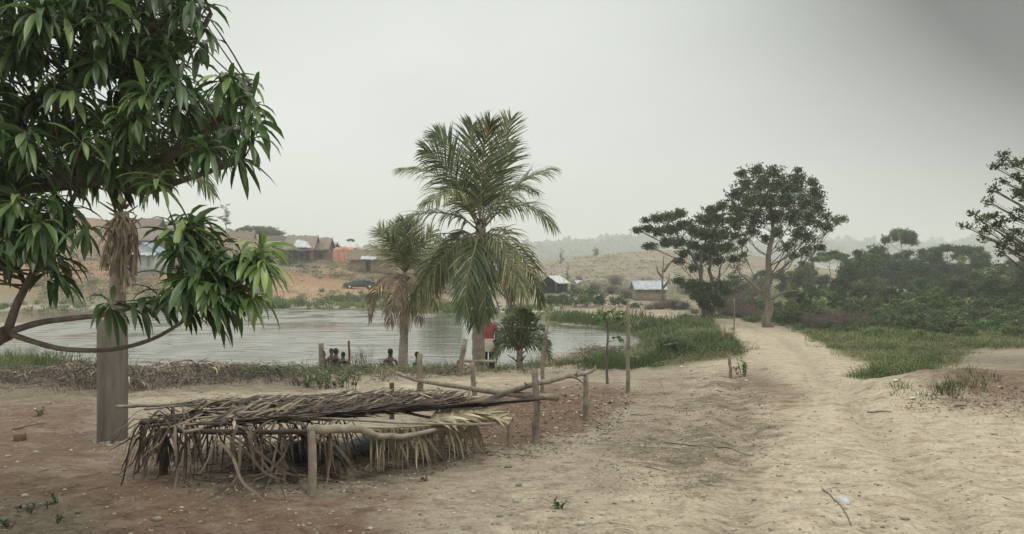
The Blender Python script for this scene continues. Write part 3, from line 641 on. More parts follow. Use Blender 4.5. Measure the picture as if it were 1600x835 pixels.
for i, (px, py, Y) in enumerate([(1228, 478, 49), (1245, 470, 50), (1262, 482, 47), (1285, 474, 51), (1308, 484, 47), (1330, 470, 52), (1350, 486, 46), (1372, 476, 50), (1395, 484, 46), (1418, 474, 50), (1440, 488, 45), (1462, 478, 49), (1485, 486, 45), (1508, 474, 49), (1530, 484, 45), (1552, 476, 48), (1590, 482, 44), (1612, 472, 47), (1640, 480, 44), (1680, 476, 43), (1350, 462, 56), (1400, 460, 55), (1455, 458, 55), (1520, 456, 54), (1585, 454, 53), (1640, 456, 52), (1300, 458, 57), (1265, 456, 56), (1700, 460, 50), (1420, 494, 43), (1475, 496, 42), (1540, 494, 42), (1610, 492, 40), (1320, 495, 44), (1365, 497, 43)]):
    place('bush', i, px, py, Y, 'bushy green shrub along the foot of the wood', 'shrubs along the foot of the wood', wide=1.25)
for i, (px, py, Y) in enumerate([(1280, 484, 44), (1305, 478, 44), (1330, 484, 43), (1352, 488, 43), (1295, 490, 42)]): place('bare', i, px, py, Y, 'leafless purple-brown bush at the foot of the wood', 'bare bushes at the foot of the wood', wide=1.3)
for i, (px, py, Y) in enumerate([(1335, 516, 36), (1372, 520, 33), (1398, 510, 37), (1432, 519, 33), (1470, 512, 35), (1508, 516, 33), (1545, 510, 36), (1588, 514, 33), (1640, 508, 34), (1352, 505, 40), (1415, 503, 40), (1490, 502, 39), (1300, 508, 41)]):
    place('bush', i, px, py-9, Y, 'low rough green shrub standing in the grass of the right-hand verge', 'low shrubs in the right-hand verge', wide=1.35)
place('bush', 0, 1565, 493, 44, 'rounded light green bush at the edge of the right-hand grass', wide=.9)
# trees and bushes behind the embankment road, between the pond and the two big trees
for i, (px, py, Y) in enumerate([(862, 455, 74), (885, 457, 76), (915, 448, 72), (938, 462, 74), (968, 458, 70), (992, 470, 68), (1165, 465, 58), (1185, 455, 60), (1230, 465, 58), (1140, 475, 60), (1062, 470, 64), (1120, 470, 62)]):
    place('bush', i, px, py, Y, 'dark green bush on the far side of the embankment road', 'bushes behind the embankment road', wide=1.1)
for i, (px, py, Y) in enumerate([(955, 440, 92), (930, 438, 96), (980, 445, 84), (905, 430, 110), (960, 425, 120), (1010, 430, 115), (1075, 435, 100), (1095, 445, 84), (1150, 430, 88), (1175, 432, 84), (1130, 440, 80)]):
    place('bare', i, px, py, Y, 'thin leafless shrub on the dry slope behind the embankment road', 'bare shrubs on the dry slope', wide=1.2)
for i, (px, py, Y) in enumerate([(1030, 465, 66), (1048, 460, 67), (1068, 468, 65), (1085, 478, 60), (1015, 472, 66), (1150, 455, 58), (1132, 465, 58), (1160, 470, 56), (1180, 478, 54)]):
    place('bare', i, px, py, Y, 'grey leafless brush growing behind the road near the tin-roofed shed', 'bare brush near the tin shed', wide=1.5)
place('slim', 0, 1155, 400, 70, 'hazy green tree with a thin trunk between the two roadside trees', wide=1.6)
place('broad', 1, 1140, 425, 78, 'rounded grey-green tree behind and between the two roadside trees', wide=1.0)
place('slim', 0, 887, 418, 105, 'dark pointed tree right beside the blue-roofed open hut', wide=.9)
place('slim', 1, 877, 389, 230, 'lone slim tree on the hazy skyline right of the palm', wide=1.1)
place('broad', 1, 931, 385, 285, 'lone rounded tree on the crest of the dry hill', wide=.8)
place('bush', 2, 693, 371, 95, 'leafy tree top showing left of the tall palm crown', cat='tree', wide=.5, name='small_tree')
place('broad', 2, 683, 418, 112, 'dark bare-looking tree behind the two palms on the far bank', wide=.9)
place('slim', 1, 353, 318, 178, 'tall conical tree alone on the left hill crest', wide=1.5)
place('umb', 1, 328, 341, 180, 'low flat-crowned tree on the left hill crest beside the conical tree', wide=1.4)
place('umb', 0, 548, 373, 172, 'small flat-crowned tree above the orange shelter', wide=.8)
for i, (px, py, Y) in enumerate([(375, 356, 176), (392, 352, 180), (408, 354, 180), (424, 357, 180), (365, 359, 178), (340, 352, 182), (300, 345, 180), (275, 340, 178), (383, 353, 172), (400, 351, 174), (416, 354, 174), (432, 358, 176), (358, 356, 174), (370, 360, 170)]):
    place('bush', i, px, py, Y, 'dense dark bush of the hedge along the left hill crest', 'bushes along the left hill crest', wide=1.5)
place('bush', 2, 515, 381, 132, 'dark shrub between the long thatched hut and the orange shelter', wide=.8)
for i, (px, py, Y) in enumerate([(450, 402, 122), (470, 412, 118), (490, 416, 118), (520, 418, 118), (500, 434, 112), (60, 440, 92), (110, 436, 93), (40, 405, 110), (140, 410, 108), (205, 425, 96), (330, 425, 100), (360, 420, 102), (650, 440, 105), (620, 430, 118)]):
    place('bush', i, px, py, Y, 'low green shrub on the slope of the village', 'shrubs on the village slope', wide=1.6)
# ---------------------------------------------------------------- the two roadside trees
g = rs(91); base = on(1203, 46); base[2] = P(1203, 511, 46)[2]
CL = [(1160, 272, 9), (1183, 268, 10), (1208, 272, 13), (1248, 266, 6), (1245, 280, 12), (1165, 290, 14), (1190, 290, 17), (1218, 290, 17), (1243, 296, 16), (1268, 285, 9), (1275, 305, 13), (1150, 305, 12), (1170, 315, 17),
      (1198, 315, 19), (1228, 315, 19), (1255, 318, 17), (1278, 325, 11), (1155, 335, 14), (1182, 340, 17), (1240, 342, 18), (1264, 340, 14), (1212, 340, 15), (1150, 352, 12), (1290, 340, 8), (1307, 345, 8), (1318, 343, 5), (1295, 356, 9), (1280, 352, 8),
      (1215, 362, 10), (1245, 366, 12), (1230, 386, 11), (1262, 372, 10), (1282, 388, 9), (1258, 392, 10), (1175, 362, 11), (1195, 372, 8), (1160, 378, 8), (1240, 400, 7), (1145, 325, 10), (1162, 398, 6), (1273, 296, 6)]
cl = pxclumps(base, 46, CL, g, 3.2)
tp = [(0, 0, -.3), (-.1, 0, 1.7), (.0, 0, 3.2), (.0, 0, 5.2), (.15, 0, 7.5)]
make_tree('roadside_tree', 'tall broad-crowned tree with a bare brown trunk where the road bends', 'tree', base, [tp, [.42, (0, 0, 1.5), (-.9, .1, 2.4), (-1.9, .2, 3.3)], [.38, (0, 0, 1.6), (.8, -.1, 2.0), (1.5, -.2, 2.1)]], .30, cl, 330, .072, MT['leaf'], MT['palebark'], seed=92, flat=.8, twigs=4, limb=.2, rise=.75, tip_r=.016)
g = rs(93); base = on(1106, 51); base[2] = P(1106, 500, 51)[2]
CL = [(995, 360, 7), (1012, 358, 9), (1028, 342, 10), (1045, 340, 11), (1062, 335, 11), (1030, 362, 11), (1050, 360, 13), (1070, 352, 12), (1015, 385, 9), (1040, 380, 11), (1060, 380, 11), (1010, 345, 6), (1112, 330, 11), (1128, 322, 9), (1100, 345, 14), (1120, 345, 15), (1085, 362, 13),
      (1105, 368, 16), (1128, 368, 15), (1142, 345, 9), (1085, 385, 12), (1110, 390, 15), (1135, 388, 13), (1068, 398, 9), (1095, 404, 12), (1120, 408, 11), (1150, 370, 9), (1060, 410, 7), (1082, 420, 8), (1145, 405, 9)]
cl = pxclumps(base, 51, CL, g, 2.6)
CL2 = [(1060, 440, 8), (1080, 446, 11), (1100, 448, 12), (1122, 446, 10), (1090, 462, 12), (1115, 464, 12), (1100, 476, 10), (1125, 476, 8), (1135, 455, 8)]
cl += pxclumps(base, 51, CL2, g, 1.0)
tps = [[(0, 0, -.3), (-.25, 0, 2), (-.9, 0, 4), (-1.6, 0, 5.2)], [(.1, .05, -.3), (.2, .1, 2.2), (.25, .1, 4.6), (.5, .1, 6.2)], [(-.1, -.05, -.3), (-.4, -.1, 1.8), (-.35, 0, 4), (0, 0, 5.6)], [(.12, 0, -.3), (.45, 0, 1.2), (.9, 0, 3.6)], [(0, .1, -.3), (-.1, .2, 1), (-.8, .1, 2.2)]]
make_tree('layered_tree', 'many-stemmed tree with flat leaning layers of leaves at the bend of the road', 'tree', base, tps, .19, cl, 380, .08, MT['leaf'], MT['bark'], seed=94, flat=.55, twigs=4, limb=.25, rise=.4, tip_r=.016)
# dead tree by the shed
base = on(1037, 72); b_ = MB(); g = rs(95)
for a in ([(1036, 470), (1035, 440), (1037, 400)], [(1037, 425), (1046, 412), (1054, 405)], [(1036, 435), (1028, 425), (1026, 415)], [(1036, 450), (1044, 440), (1046, 428)]):
    b_.tube(smooth_path([P(x, y, 72) for x, y in a], 8), np.linspace(.14, .03, 8), 5, .3)
r_ = thing('dead_tree', 'leafless forked dead tree at the right end of the tin-roofed shed', 'tree', base); b_.build('trunk', MT['bark'], r_)
# tree at the right edge, mostly outside the frame
g = rs(96); base = on(1760, 21); Yt = 20
CL = [(1565, 245, 8), (1580, 257, 9), (1556, 262, 6), (1566, 284, 6), (1551, 298, 8), (1590, 278, 8), (1592, 300, 7), (1546, 316, 7), (1522, 334, 6), (1532, 345, 7), (1550, 338, 8), (1510, 355, 6), (1542, 360, 8), (1562, 352, 8), (1582, 342, 8), (1590, 362, 9), (1536, 372, 6), (1562, 384, 7), (1578, 374, 8), (1592, 392, 9), (1567, 395, 6), (1596, 330, 8), (1598, 252, 7),
      (1600, 300, 12), (1620, 285, 22), (1640, 320, 30), (1690, 290, 40), (1740, 240, 50), (1680, 220, 40), (1640, 250, 30), (1650, 370, 30), (1700, 350, 45), (1780, 300, 55), (1830, 260, 55), (1620, 385, 18), (1720, 400, 40), (1850, 350, 50), (1780, 200, 45), (1900, 300, 40)]
cl = pxclumps(base, Yt, CL, g, 1.2)
make_tree('leaning_tree', 'tree reaching in from the right edge with sparse dark leaf clusters', 'tree', base, [(0, 0, -.3), (-.1, 0, 1.6), (-.3, -.3, 3.2), (.1, -.4, 5)], .2, cl, 560, .05, MT['leaf'], MT['bark'], seed=97, flat=.8, twigs=5, limb=.2, rise=.35, tip_r=.009, asp=.45)
# ---------------------------------------------------------------- coconut palms
def PY(lst, Y, dy=None): return [P(a[0], a[1], Y+(a[2] if len(a) > 2 else 0)) for a in lst]
def palm(name, label, base, trunk_px, Yt, rad, fronds, g, leafl, W, m, seed, n=62, zf=None, dead=()):
    root = thing(name, label, 'palm', base); b_ = MB()
    tp = smooth_path([P(a, b, Yt) for a, b in trunk_px], 40)
    rr_ = np.interp(np.linspace(0, 1, 40), *rad)*(1+.05*np.sin(np.arange(40)*2.4)); b_.tube(tp, rr_, 12, .5, wob=.04, seed=seed); b_.build('trunk', MT['palmtrunk'], root, True)
    top = tp[-1]; fb = MB(); gg = rs(seed)
    for i in range(16):            # torn sheath fibres and old frond butts round the crown shaft
        a = gg.uniform(0, 6.28); d = np.array((math.cos(a), math.sin(a), gg.uniform(.4, 1.3))); p0 = top+np.array((math.cos(a)*.06, math.sin(a)*.06, gg.uniform(-.45, .1)))
        fb.tube([p0, p0+nrm(d)*gg.uniform(.15, .4)], [.045, .02], 5, gg.uniform(0, .7), flat=.5)
    fb.build('frond_stubs', MT['deadfrond'], root)
    for i, fr in enumerate(fronds):
        pts, kw = fr; q = [P(a[0], a[1], Yt+a[2]) for a in pts]; fbm_ = MB(); k = dict(r=(.1, .6), grav=.25, up=(0, 0, 1), n=n); k.update(kw); mm = k.pop('m', m); nn = k.pop('n'); LL = k.pop('L', leafl)
        frond(fbm_, q, nn, LL, W, gg, rr=k.pop('rr', .026), **k); fbm_.build('frond', MT[mm], root)
    return root, top
g = rs(200); YP = 20.5
base = P(748, 583, YP); base[2] = gz(base[0], YP)
FR = [
 ([(748, 352, 0), (728, 290, .2), (705, 235, .4), (682, 208, .5)], dict(up=(.3, -1, .3), grav=.16)),
 ([(748, 350, 0), (722, 300, -.3), (692, 255, -.6), (664, 236, -.8)], dict(up=(.2, -1, .5), grav=.2)),
 ([(750, 348, 0), (742, 285, .4), (735, 225, .8), (738, 196, 1.0)], dict(up=(0, -1, .1), grav=.1)),
 ([(750, 348, 0), (752, 290, -.3), (757, 230, -.6), (766, 192, -.8)], dict(up=(.4, -1, 0), grav=.08, r=(.3, .85))),
 ([(752, 348, 0), (765, 285, 0), (785, 225, 0), (799, 186, .1)], dict(up=(-.5, -1, .2), grav=.09, r=(.3, .9))),
 ([(753, 350, 0), (772, 300, .6), (790, 255, .9), (797, 225, 1.2)], dict(up=(-.2, -1, .2), grav=.18)),
 ([(746, 352, 0), (712, 300, 0), (672, 268, .2), (624, 264, .3)], dict(up=(0, -.35, 1), grav=.32, r=(.35, .95))),
 ([(746, 356, 0), (728, 315, -1.0), (700, 300, -1.7), (668, 318, -2.3)], dict(up=(0, -.6, 1), grav=.34, r=(.35, .95))),
 ([(745, 358, 0), (715, 338, -.2), (660, 334, -.4), (596, 362, -.6)], dict(up=(0, -.3, 1), grav=.42, r=(.1, .6))),
 ([(755, 352, 0), (782, 318, 0), (820, 280, 0), (862, 264, .1)], dict(up=(0, -.35, 1), grav=.34, r=(.35, .95))),
 ([(756, 356, 0), (785, 328, -.3), (828, 322, -.6), (864, 352, -.8)], dict(up=(0, -.35, 1), grav=.38, r=(.2, .75))),
 ([(756, 356, 0), (775, 310, .8), (805, 290, 1.4), (838, 300, 1.9)], dict(up=(0, -.3, 1), grav=.34, r=(.2, .7))),
 ([(754, 364, 0), (782, 372, -.5), (822, 410, -.8), (846, 470, -1.0)], dict(up=(-.6, -.5, .5), grav=.5, r=(.35, .95))),
 ([(754, 366, 0), (772, 374, -.9), (800, 415, -1.3), (818, 462, -1.5)], dict(up=(-.4, -.8, .3), grav=.5, r=(.5, 1.0))),
 ([(752, 366, 0), (764, 385, .6), (790, 420, 1.2), (800, 470, 1.5)], dict(up=(0, -1, .3), grav=.45, m='deadfrond', L=.75)),
 ([(748, 366, 0), (742, 388, -1.0), (731, 430, -1.4), (724, 492, -1.6)], dict(up=(0, -1, .1), grav=.22, r=(.1, .55), tipang=.5, ang=.75)),
 ([(752, 366, 0), (757, 390, -.9), (759, 435, -1.2), (758, 498, -1.3)], dict(up=(0, -1, .1), grav=.25, r=(.1, .5), ang=.75)),
 ([(750, 368, 0), (748, 400, -.5), (744, 455, -.7), (741, 505, -.8)], dict(up=(0, -1, .1), grav=.28, r=(.2, .7), ang=.7)),
 ([(746, 362, 0), (715, 380, -.4), (672, 428, -.6), (636, 488, -.7)], dict(up=(.7, -.4, .5), grav=.55, r=(.25, .8))),
 ([(746, 364, 0), (722, 372, .6), (696, 402, 1.0), (682, 450, 1.2)], dict(up=(.5, -.4, .5), grav=.5, m='deadfrond')),
 ([(747, 366, 0), (738, 380, .2), (722, 400, .3), (716, 430, .4)], dict(n=20, L=.35, m='deadfrond', up=(0, -1, .2))),
]
palm('coconut_palm', 'tall coconut palm with a full green crown between the pond and the sand', base, [(750, 590), (748, 560), (748, 480), (751, 420), (751, 352)], YP, ([0, .06, .2, 1], [.30, .27, .17, .13]), FR, g, .86, .033, 'frond', 201, n=64)
g = rs(210); YS = 26.0
base = P(630, 574, YS); base[2] = gz(base[0], YS)
FS = [([(632, 425, 0), (x1, y1, d), (x2, y2, d*1.6)], dict(up=u, grav=gr, r=rr_)) for x1, y1, x2, y2, d, u, gr, rr_ in (
 (628, 385, 618, 352, .2, (0, -1, .2), .1, (.4, 1)), (640, 385, 648, 345, .3, (0, -1, .2), .1, (.4, 1)), (655, 392, 676, 362, 0, (0, -1, .5), .15, (.5, 1)), (612, 385, 592, 360, 0, (0, -1, .5), .15, (.5, 1)),
 (634, 380, 632, 345, -.5, (0, -1, .1), .1, (.3, .9)), (660, 405, 684, 388, .3, (0, -.4, 1), .3, (.5, 1)), (605, 398, 580, 385, .3, (0, -.4, 1), .3, (.6, 1)), (622, 392, 606, 372, -.7, (0, -1, .5), .2, (.3, .9)), (645, 395, 660, 378, -.7, (0, -1, .5), .2, (.3, .9)))]
DD = [([(630, 428, 0), (605, 436, -.2), (584, 462, -.3), (578, 500, -.3)], dict(up=(.5, -.4, .6), grav=.6, m='deadfrond', L=.5)),
      ([(630, 430, 0), (622, 440, -.4), (614, 470, -.6), (610, 505, -.6)], dict(up=(0, -1, .2), grav=.5, m='deadfrond')),
      ([(632, 430, 0), (632, 450, -.5), (634, 480, -.6), (632, 512, -.6)], dict(up=(0, -1, .2), grav=.5, m='deadfrond')),
      ([(636, 430, 0), (648, 438, -.3), (654, 465, -.4), (655, 500, -.4)], dict(up=(-.3, -1, .2), grav=.5, m='deadfrond')),
      ([(636, 428, 0), (660, 432, .3), (675, 455, .4), (680, 480, .4)], dict(up=(-.3, -1, .4), grav=.5, r=(.5, 1)))]
palm('young_palm', 'shorter yellowish palm with dead brown fronds hanging, left of the tall palm', base, [(629, 580), (630, 550), (632, 500), (633, 426)], YS, ([0, .1, .5, 1], [.21, .17, .14, .12]), FS+DD, g, .76, .030, 'frond', 211, n=44)
g = rs(220); YQ = 23.0; base = P(812, 572, YQ); base[2] = gz(base[0], YQ)
F3 = [([(812, 545, 0), (814+28*math.sin(a), 538-38*math.cos(a)*.9, d), (815+44*math.sin(a), 542-60*math.cos(a)+16*abs(math.sin(a)), d*1.5)], dict(up=(0, -1, .6), grav=.2, r=(0, .6))) for a, d in ((-.1, .2), (.35, -.3), (-.5, .3), (.8, .2), (-.95, -.2), (1.25, -.1), (-1.35, .2), (.1, -.6), (1.6, -.4), (-1.6, -.5), (-.7, -.7), (.6, -.7))]
palm('palm_seedling', 'small dark green palm sapling low at the water, right of the tall palm', base, [(812, 574), (812, 560), (812, 545)], YQ, ([0, 1], [.10, .09]), F3, g, .36, .035, 'frond', 221, n=34)
# palm behind the mango leaves, its skirt of dead leaves showing
g = rs(230); YL = 14.5; base = P(184, 640, YL); base[2] = gz(base[0], YL)
F4 = [([(190, 330, 0), (230, 240, .3), (290, 250, .4), (330, 300, .4)], dict(up=(0, -.4, 1), grav=.35)), ([(190, 330, 0), (170, 240, .3), (110, 230, .4), (60, 300, .4)], dict(up=(0, -.4, 1), grav=.35)),
      ([(190, 330, 0), (190, 240, .3), (200, 180, .4), (220, 150, .6)], dict(up=(0, -1, .2), grav=.2)), ([(190, 330, 0), (215, 260, -.6), (250, 240, -1), (290, 270, -1)], dict(up=(0, -.4, 1), grav=.3, r=(.4, .9))),
      ([(190, 330, 0), (150, 270, -.6), (120, 260, -1), (90, 290, -1)], dict(up=(0, -.4, 1), grav=.3))]
for k in range(6):
    xo = g.uniform(-16, 16); F4.append(([(190+xo*.4, 335, 0), (190+xo, 350, -.25), (190+xo*1.4, 385, -.3), (188+xo*1.3, g.uniform(410, 450), -.3)], dict(up=(0, -1, .1), grav=.7, m='deadfrond', L=.46, n=13, ang=.5, tipang=.3, jit=.3)))
palm('background_palm', 'palm with a skirt of dead brown leaves half hidden behind the mango foliage', base, [(184, 650), (183, 560), (184, 450), (190, 330)], YL, ([0, 1], [.15, .13]), F4, g, .7, .04, 'frond', 231, n=44)
# ---------------------------------------------------------------- mango tree on the left
g = rs(300); base = np.array((-5.3, 5.6, 0.)); base[2] = gz(base[0], base[1])
mroot = thing('mango_tree', 'mango tree with long drooping glossy leaves filling the upper left', 'tree', base)
tb = MB(); top = np.array((-5.1, 5.7, 2.6))
tb.tube(smooth_path([base-(0, 0, .2), base+(.05, 0, 1.2), top, top+(.3, .1, 1.6), top+(.2, .3, 3.2)], 20), np.linspace(.24, .08, 20), 10, .4, wob=.08)
def br(pts, r0, r1, n=14): tb.tube(smooth_path(pts, n), np.linspace(r0, r1, n), 7, .35, wob=.07, seed=int(r0*1e4))
fork = P(12, 520, 5.0)
br([base+(.02, 0, 1.0), P(-160, 560, 5.3), P(-50, 545, 5.1), fork], .10, .05)
br([fork, P(60, 505, 5.0), P(110, 498, 4.95), P(168, 491, 4.9), P(240, 470, 4.9), P(330, 440, 4.9), P(400, 410, 4.9)], .022, .009, 22)
br([fork, P(45, 532, 5.0), P(100, 546, 5.0), P(170, 547, 4.95), P(225, 535, 4.9), P(270, 513, 4.85), P(330, 470, 4.8), P(380, 440, 4.8)], .019, .008, 24)
br([fork, P(25, 480, 5.0), P(50, 430, 5.0), P(95, 350, 5.1), P(120, 300, 5.1)], .03, .015)
nodes = []
def limb(pts, r0): 
    br(pts, r0, .016, 18); nodes.extend(list(smooth_path(pts, 18)[5:]))
limb([top, P(-120, 250, 5.6), P(0, 180, 5.7), P(130, 120, 5.7), P(270, 20, 5.7), P(300, -40, 5.7)], .08)
limb([top, P(-100, 300, 5.5), P(60, 290, 5.5), P(160, 280, 5.4), P(270, 240, 5.3), P(350, 180, 5.3), P(395, 140, 5.3)], .07)
limb([top+(0, 0, .6), P(-60, 100, 5.9), P(60, 20, 6.0), P(160, -60, 6.0)], .07)
limb([top, P(-80, 220, 6.4), P(80, 200, 6.8), P(220, 180, 6.8), P(300, 220, 6.6)], .06)
limb([P(160, 280, 5.4), P(220, 300, 5.3), P(290, 280, 5.2), P(380, 250, 5.2)], .03)
limb([P(130, 120, 5.7), P(230, 110, 5.6), P(300, 70, 5.5), P(330, 20, 5.5)], .035)
for a in ((-6.5, 4.2, 3.5), (-7.5, 6.5, 4), (-4.2, 3.0, 4.2), (-5.5, 8, 4.5), (-3.2, 3.5, 4.9), (-6, 2, 4.6), (-4.5, 7.5, 5.4), (-2.7, 1.5, 4.3), (-3.4, -.1, 4.4), (-7.5, 1.5, 4.4), (-1.8, .6, 4.2)): limb([top, (top+np.array(a))/2+(0, 0, .4), np.array(a)], .06)  # unseen limbs, some added to carry the shading crown
M1 = [(-160, -120), (290, -120), (285, 40), (270, 85), (262, 108), (310, 135), (350, 130), (375, 155), (380, 200), (360, 235), (310, 240), (265, 275), (200, 300), (150, 290), (0, 280), (-150, 300)]
M2 = [(-160, 290), (40, 300), (75, 305), (150, 315), (160, 350), (110, 400), (70, 410), (-150, 420)]
M3 = [(285, 350), (302, 348), (318, 378), (340, 405), (400, 394), (408, 402), (375, 430), (372, 450), (350, 470), (318, 468), (285, 460), (215, 472), (225, 458), (275, 445), (275, 410)]
hub = []
def fill(poly, n, y0, y1, lit=.0):
    poly = np.array(poly, float); a, b = poly.min(0), poly.max(0); k = 0
    while k < n:
        q = g.uniform(a, b)
        if poly_sd(q[:1], q[1:], poly)[0] < 0: hub.append((P(q[0], q[1], g.uniform(y0, y1)), g.uniform(.08, .68)+lit, 1.0)); k += 1
fill(M1, 430, 4.7, 6.6); fill(M2, 40, 4.5, 5.4); fill(M3, 30, 4.6, 5.1, .05)
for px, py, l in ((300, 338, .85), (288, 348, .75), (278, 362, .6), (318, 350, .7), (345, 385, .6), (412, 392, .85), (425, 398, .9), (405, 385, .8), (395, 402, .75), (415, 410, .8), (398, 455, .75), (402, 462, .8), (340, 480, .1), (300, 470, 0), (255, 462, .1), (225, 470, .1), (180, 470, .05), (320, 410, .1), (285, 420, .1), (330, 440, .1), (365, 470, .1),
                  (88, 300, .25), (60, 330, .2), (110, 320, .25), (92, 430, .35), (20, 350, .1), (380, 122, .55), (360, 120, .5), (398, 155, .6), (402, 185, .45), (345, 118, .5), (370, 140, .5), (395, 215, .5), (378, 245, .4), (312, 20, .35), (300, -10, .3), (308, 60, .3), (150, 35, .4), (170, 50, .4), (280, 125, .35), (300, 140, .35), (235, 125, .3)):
    hub.append((P(px, py, g.uniform(4.75, 5.0)), l, 1.0))  # whorl tones set by hand: lit right lobe painted lighter, tips yellower
for k in range(560):   # unseen rest of the crown, enlarged overhead to shade the left foreground
    q = np.array((g.uniform(-10, -.6), g.uniform(-.8, 9.5), g.uniform(3.2, 6.6)))
    px = CX+q[0]/q[1]*F; py = CY-(q[2]-H)/q[1]*F
    if px > 120 and q[1] > 1.2 or px > -30 and py > -40 or q[2] < 2.3+.42*q[1]*(q[0] > -.66*q[1]) or (np.hypot(q[0]+5.0, q[1]-4)/4.7)**2+((q[2]-4.3)/2.6)**2 > 1: continue
    hub.append((q, g.uniform(0, .7), 1.15))
for pts, r0 in (([P(330, 440, 4.9), P(322, 410, 4.9), P(305, 375, 4.85), P(298, 352, 4.85)], .008), ([P(380, 425, 4.9), P(398, 408, 4.88), P(412, 398, 4.85)], .007), ([P(330, 472, 4.8), P(360, 468, 4.8), P(392, 452, 4.8)], .007), ([P(240, 470, 4.9), P(215, 474, 4.85), P(188, 476, 4.85)], .006),
                ([P(285, 460, 4.9), P(280, 430, 4.95), P(290, 405, 4.95)], .007), ([P(50, 430, 5.0), P(75, 420, 4.95), P(95, 428, 4.9)], .008), ([P(95, 350, 5.1), P(105, 335, 5.0), P(112, 322, 4.95)], .008)):
    tb.tube(smooth_path(pts, 8), np.linspace(r0, r0*.6, 8), 5, .4, wob=.1); nodes.extend(list(smooth_path(pts, 8)))
for pts in ([fork, P(60, 505, 5.0), P(110, 498, 4.95), P(168, 491, 4.9), P(240, 470, 4.9), P(330, 440, 4.9), P(400, 410, 4.9)], [P(270, 513, 4.85), P(330, 470, 4.8), P(380, 440, 4.8)], [P(25, 480, 5.0), P(50, 430, 5.0), P(95, 350, 5.1), P(120, 300, 5.1)]): nodes.extend(list(smooth_path(pts, 22)[4 if pts[0] is fork else 0:]))
nodes = np.array(nodes); lb = MB()
for k, (h_, rn, sc_) in enumerate(hub):
    j = int(np.argmin(np.linalg.norm(nodes-h_, axis=1))); dn = h_-nodes[j]; L0 = np.linalg.norm(dn)
    out_ = nrm(dn+np.array((.25, -.1, .15)) if L0 > .05 else np.array((1., 0, .2)))
    s0 = nodes[j]
    tb.tube(smooth_path([s0, (s0+h_)/2+g.normal(size=3)*.04*min(1, L0)-(0, 0, .05*min(L0, 1)), h_], 6), np.linspace(.0045+.0045*min(L0, 1.2), .004, 6), 4, .4)
    m = int(g.randint(9, 16)); az = np.arange(m)*2.4+g.uniform(0, 6); e1 = nrm(np.cross(out_, (0, 0, 1.))); e2 = np.cross(e1, out_)
    op = g.uniform(.55, 1.35, m); d = out_*np.cos(op)[:, None]+(e1*np.cos(az)[:, None]+e2*np.sin(az)[:, None])*np.sin(op)[:, None]; d[:, 2] -= .55
    b_ = h_-out_*(g.uniform(0, .10, m))[:, None]
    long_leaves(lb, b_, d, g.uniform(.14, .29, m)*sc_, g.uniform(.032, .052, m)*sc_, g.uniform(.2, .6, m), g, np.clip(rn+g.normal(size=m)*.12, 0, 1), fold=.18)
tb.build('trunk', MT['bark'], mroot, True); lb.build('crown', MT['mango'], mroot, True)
# ---------------------------------------------------------------- grey post in front of the palm
b0 = g1(176, 690); r_ = thing('concrete_post', 'thick square grey post standing in the sand under the mango branches', 'post', b0)
b_ = MB(); hh = (690-498)/F*b0[1]; b_.box(b0+(0, 0, hh/2-.1), (.285, .27, hh+.2), .12); o = b_.build('post', MT['concrete'], r_)
bv = o.modifiers.new('bev', 'BEVEL'); bv.width = .018; bv.segments = 2
b_ = MB(); gg = rs(4)
for k in range(16):
    a = gg.uniform(0, 6.28); b_.ball(b0+np.array((math.cos(a)*.19, math.sin(a)*.17, .0)), (gg.uniform(.03, .07), gg.uniform(.03, .06), gg.uniform(.015, .04)), gg.uniform(0, .6), 6, 4, .2, k)
b_.build('footing', MT['pebble'], r_)
# ---------------------------------------------------------------- fence stakes, poles and the rack
def stake(px, py, pytop, r, label, name='fence_post', lean=0, mt='wood', group=None, fork=0, knob=1, Yb=None, mid=0):
    b0 = g1(px, py) if Yb is None else on(px, Yb); Y = b0[1]; tp_ = P(px+lean, pytop, Y); gg = rs(int(px))
    b_ = MB(); mdl = (b0+tp_)/2+np.array((mid/F*Y, 0, 0)); pth = smooth_path([b0-(0, 0, .12), b0+(mdl-b0)*.5, mdl, tp_], 9)+gg.normal(size=(9, 3))*.006
    b_.tube(pth, np.linspace(r*1.08, r*.88, 9)*(1+gg.normal(size=9)*.05), 9, .5, wob=.05, seed=int(px))
    for k in range(knob*2):
        q = pth[gg.randint(2, 8)]; a = gg.uniform(0, 6.28); b_.tube([q, q+np.array((math.cos(a), math.sin(a), .8))*r*1.6], [r*.4, r*.2], 5, .4)
    if fork: b_.tube([pth[-2], pth[-1]+np.array((.05, 0, .06))], [r*.6, r*.4], 5, .5); b_.tube([pth[-2], pth[-1]+np.array((-.05, 0, .05))], [r*.6, r*.4], 5, .5)
    return tag(b_.build(name, MT[mt], None, True, b0), label, 'post', group)
stake(835, 692, 577, .042, 'rough upright fence post at the right end of the thatched rack', lean=0, mid=3)
stake(916, 656, 584, .040, 'short fence post standing alone right of the rack, under the twiggy pole end', lean=-1)
stake(656, 632, 553, .052, 'thick fence post rising behind the thatched rack', mt='wood')
stake(744, 624, 566, .045, 'bent fence post in front of the tall palm trunk', lean=-6, mid=-2)
stake(847, 614, 500, .033, 'tall thin crooked pole between the palm sapling and the fence', 'thin_pole', lean=9, mid=-3)
stake(981, 614, 474, .036, 'tallest thin pole standing alone in the sand', 'thin_pole', lean=1)
stake(717, 588, 530, .06, 'slanting stake leaning beside the tall palm trunk', 'leaning_stake', lean=10)
stake(1147, 540, 466, .024, 'tall thin pole at the edge of the road before the big trees', 'thin_pole', mt='wood', knob=0)
stake(1143, 591, 556, .035, 'short dead stump with two prongs beside a weed', 'dead_stump', lean=-4, fork=1)
stake(438, 434, 424, .10, 'short post on the sandy slope of the far bank', Yb=None, knob=0)
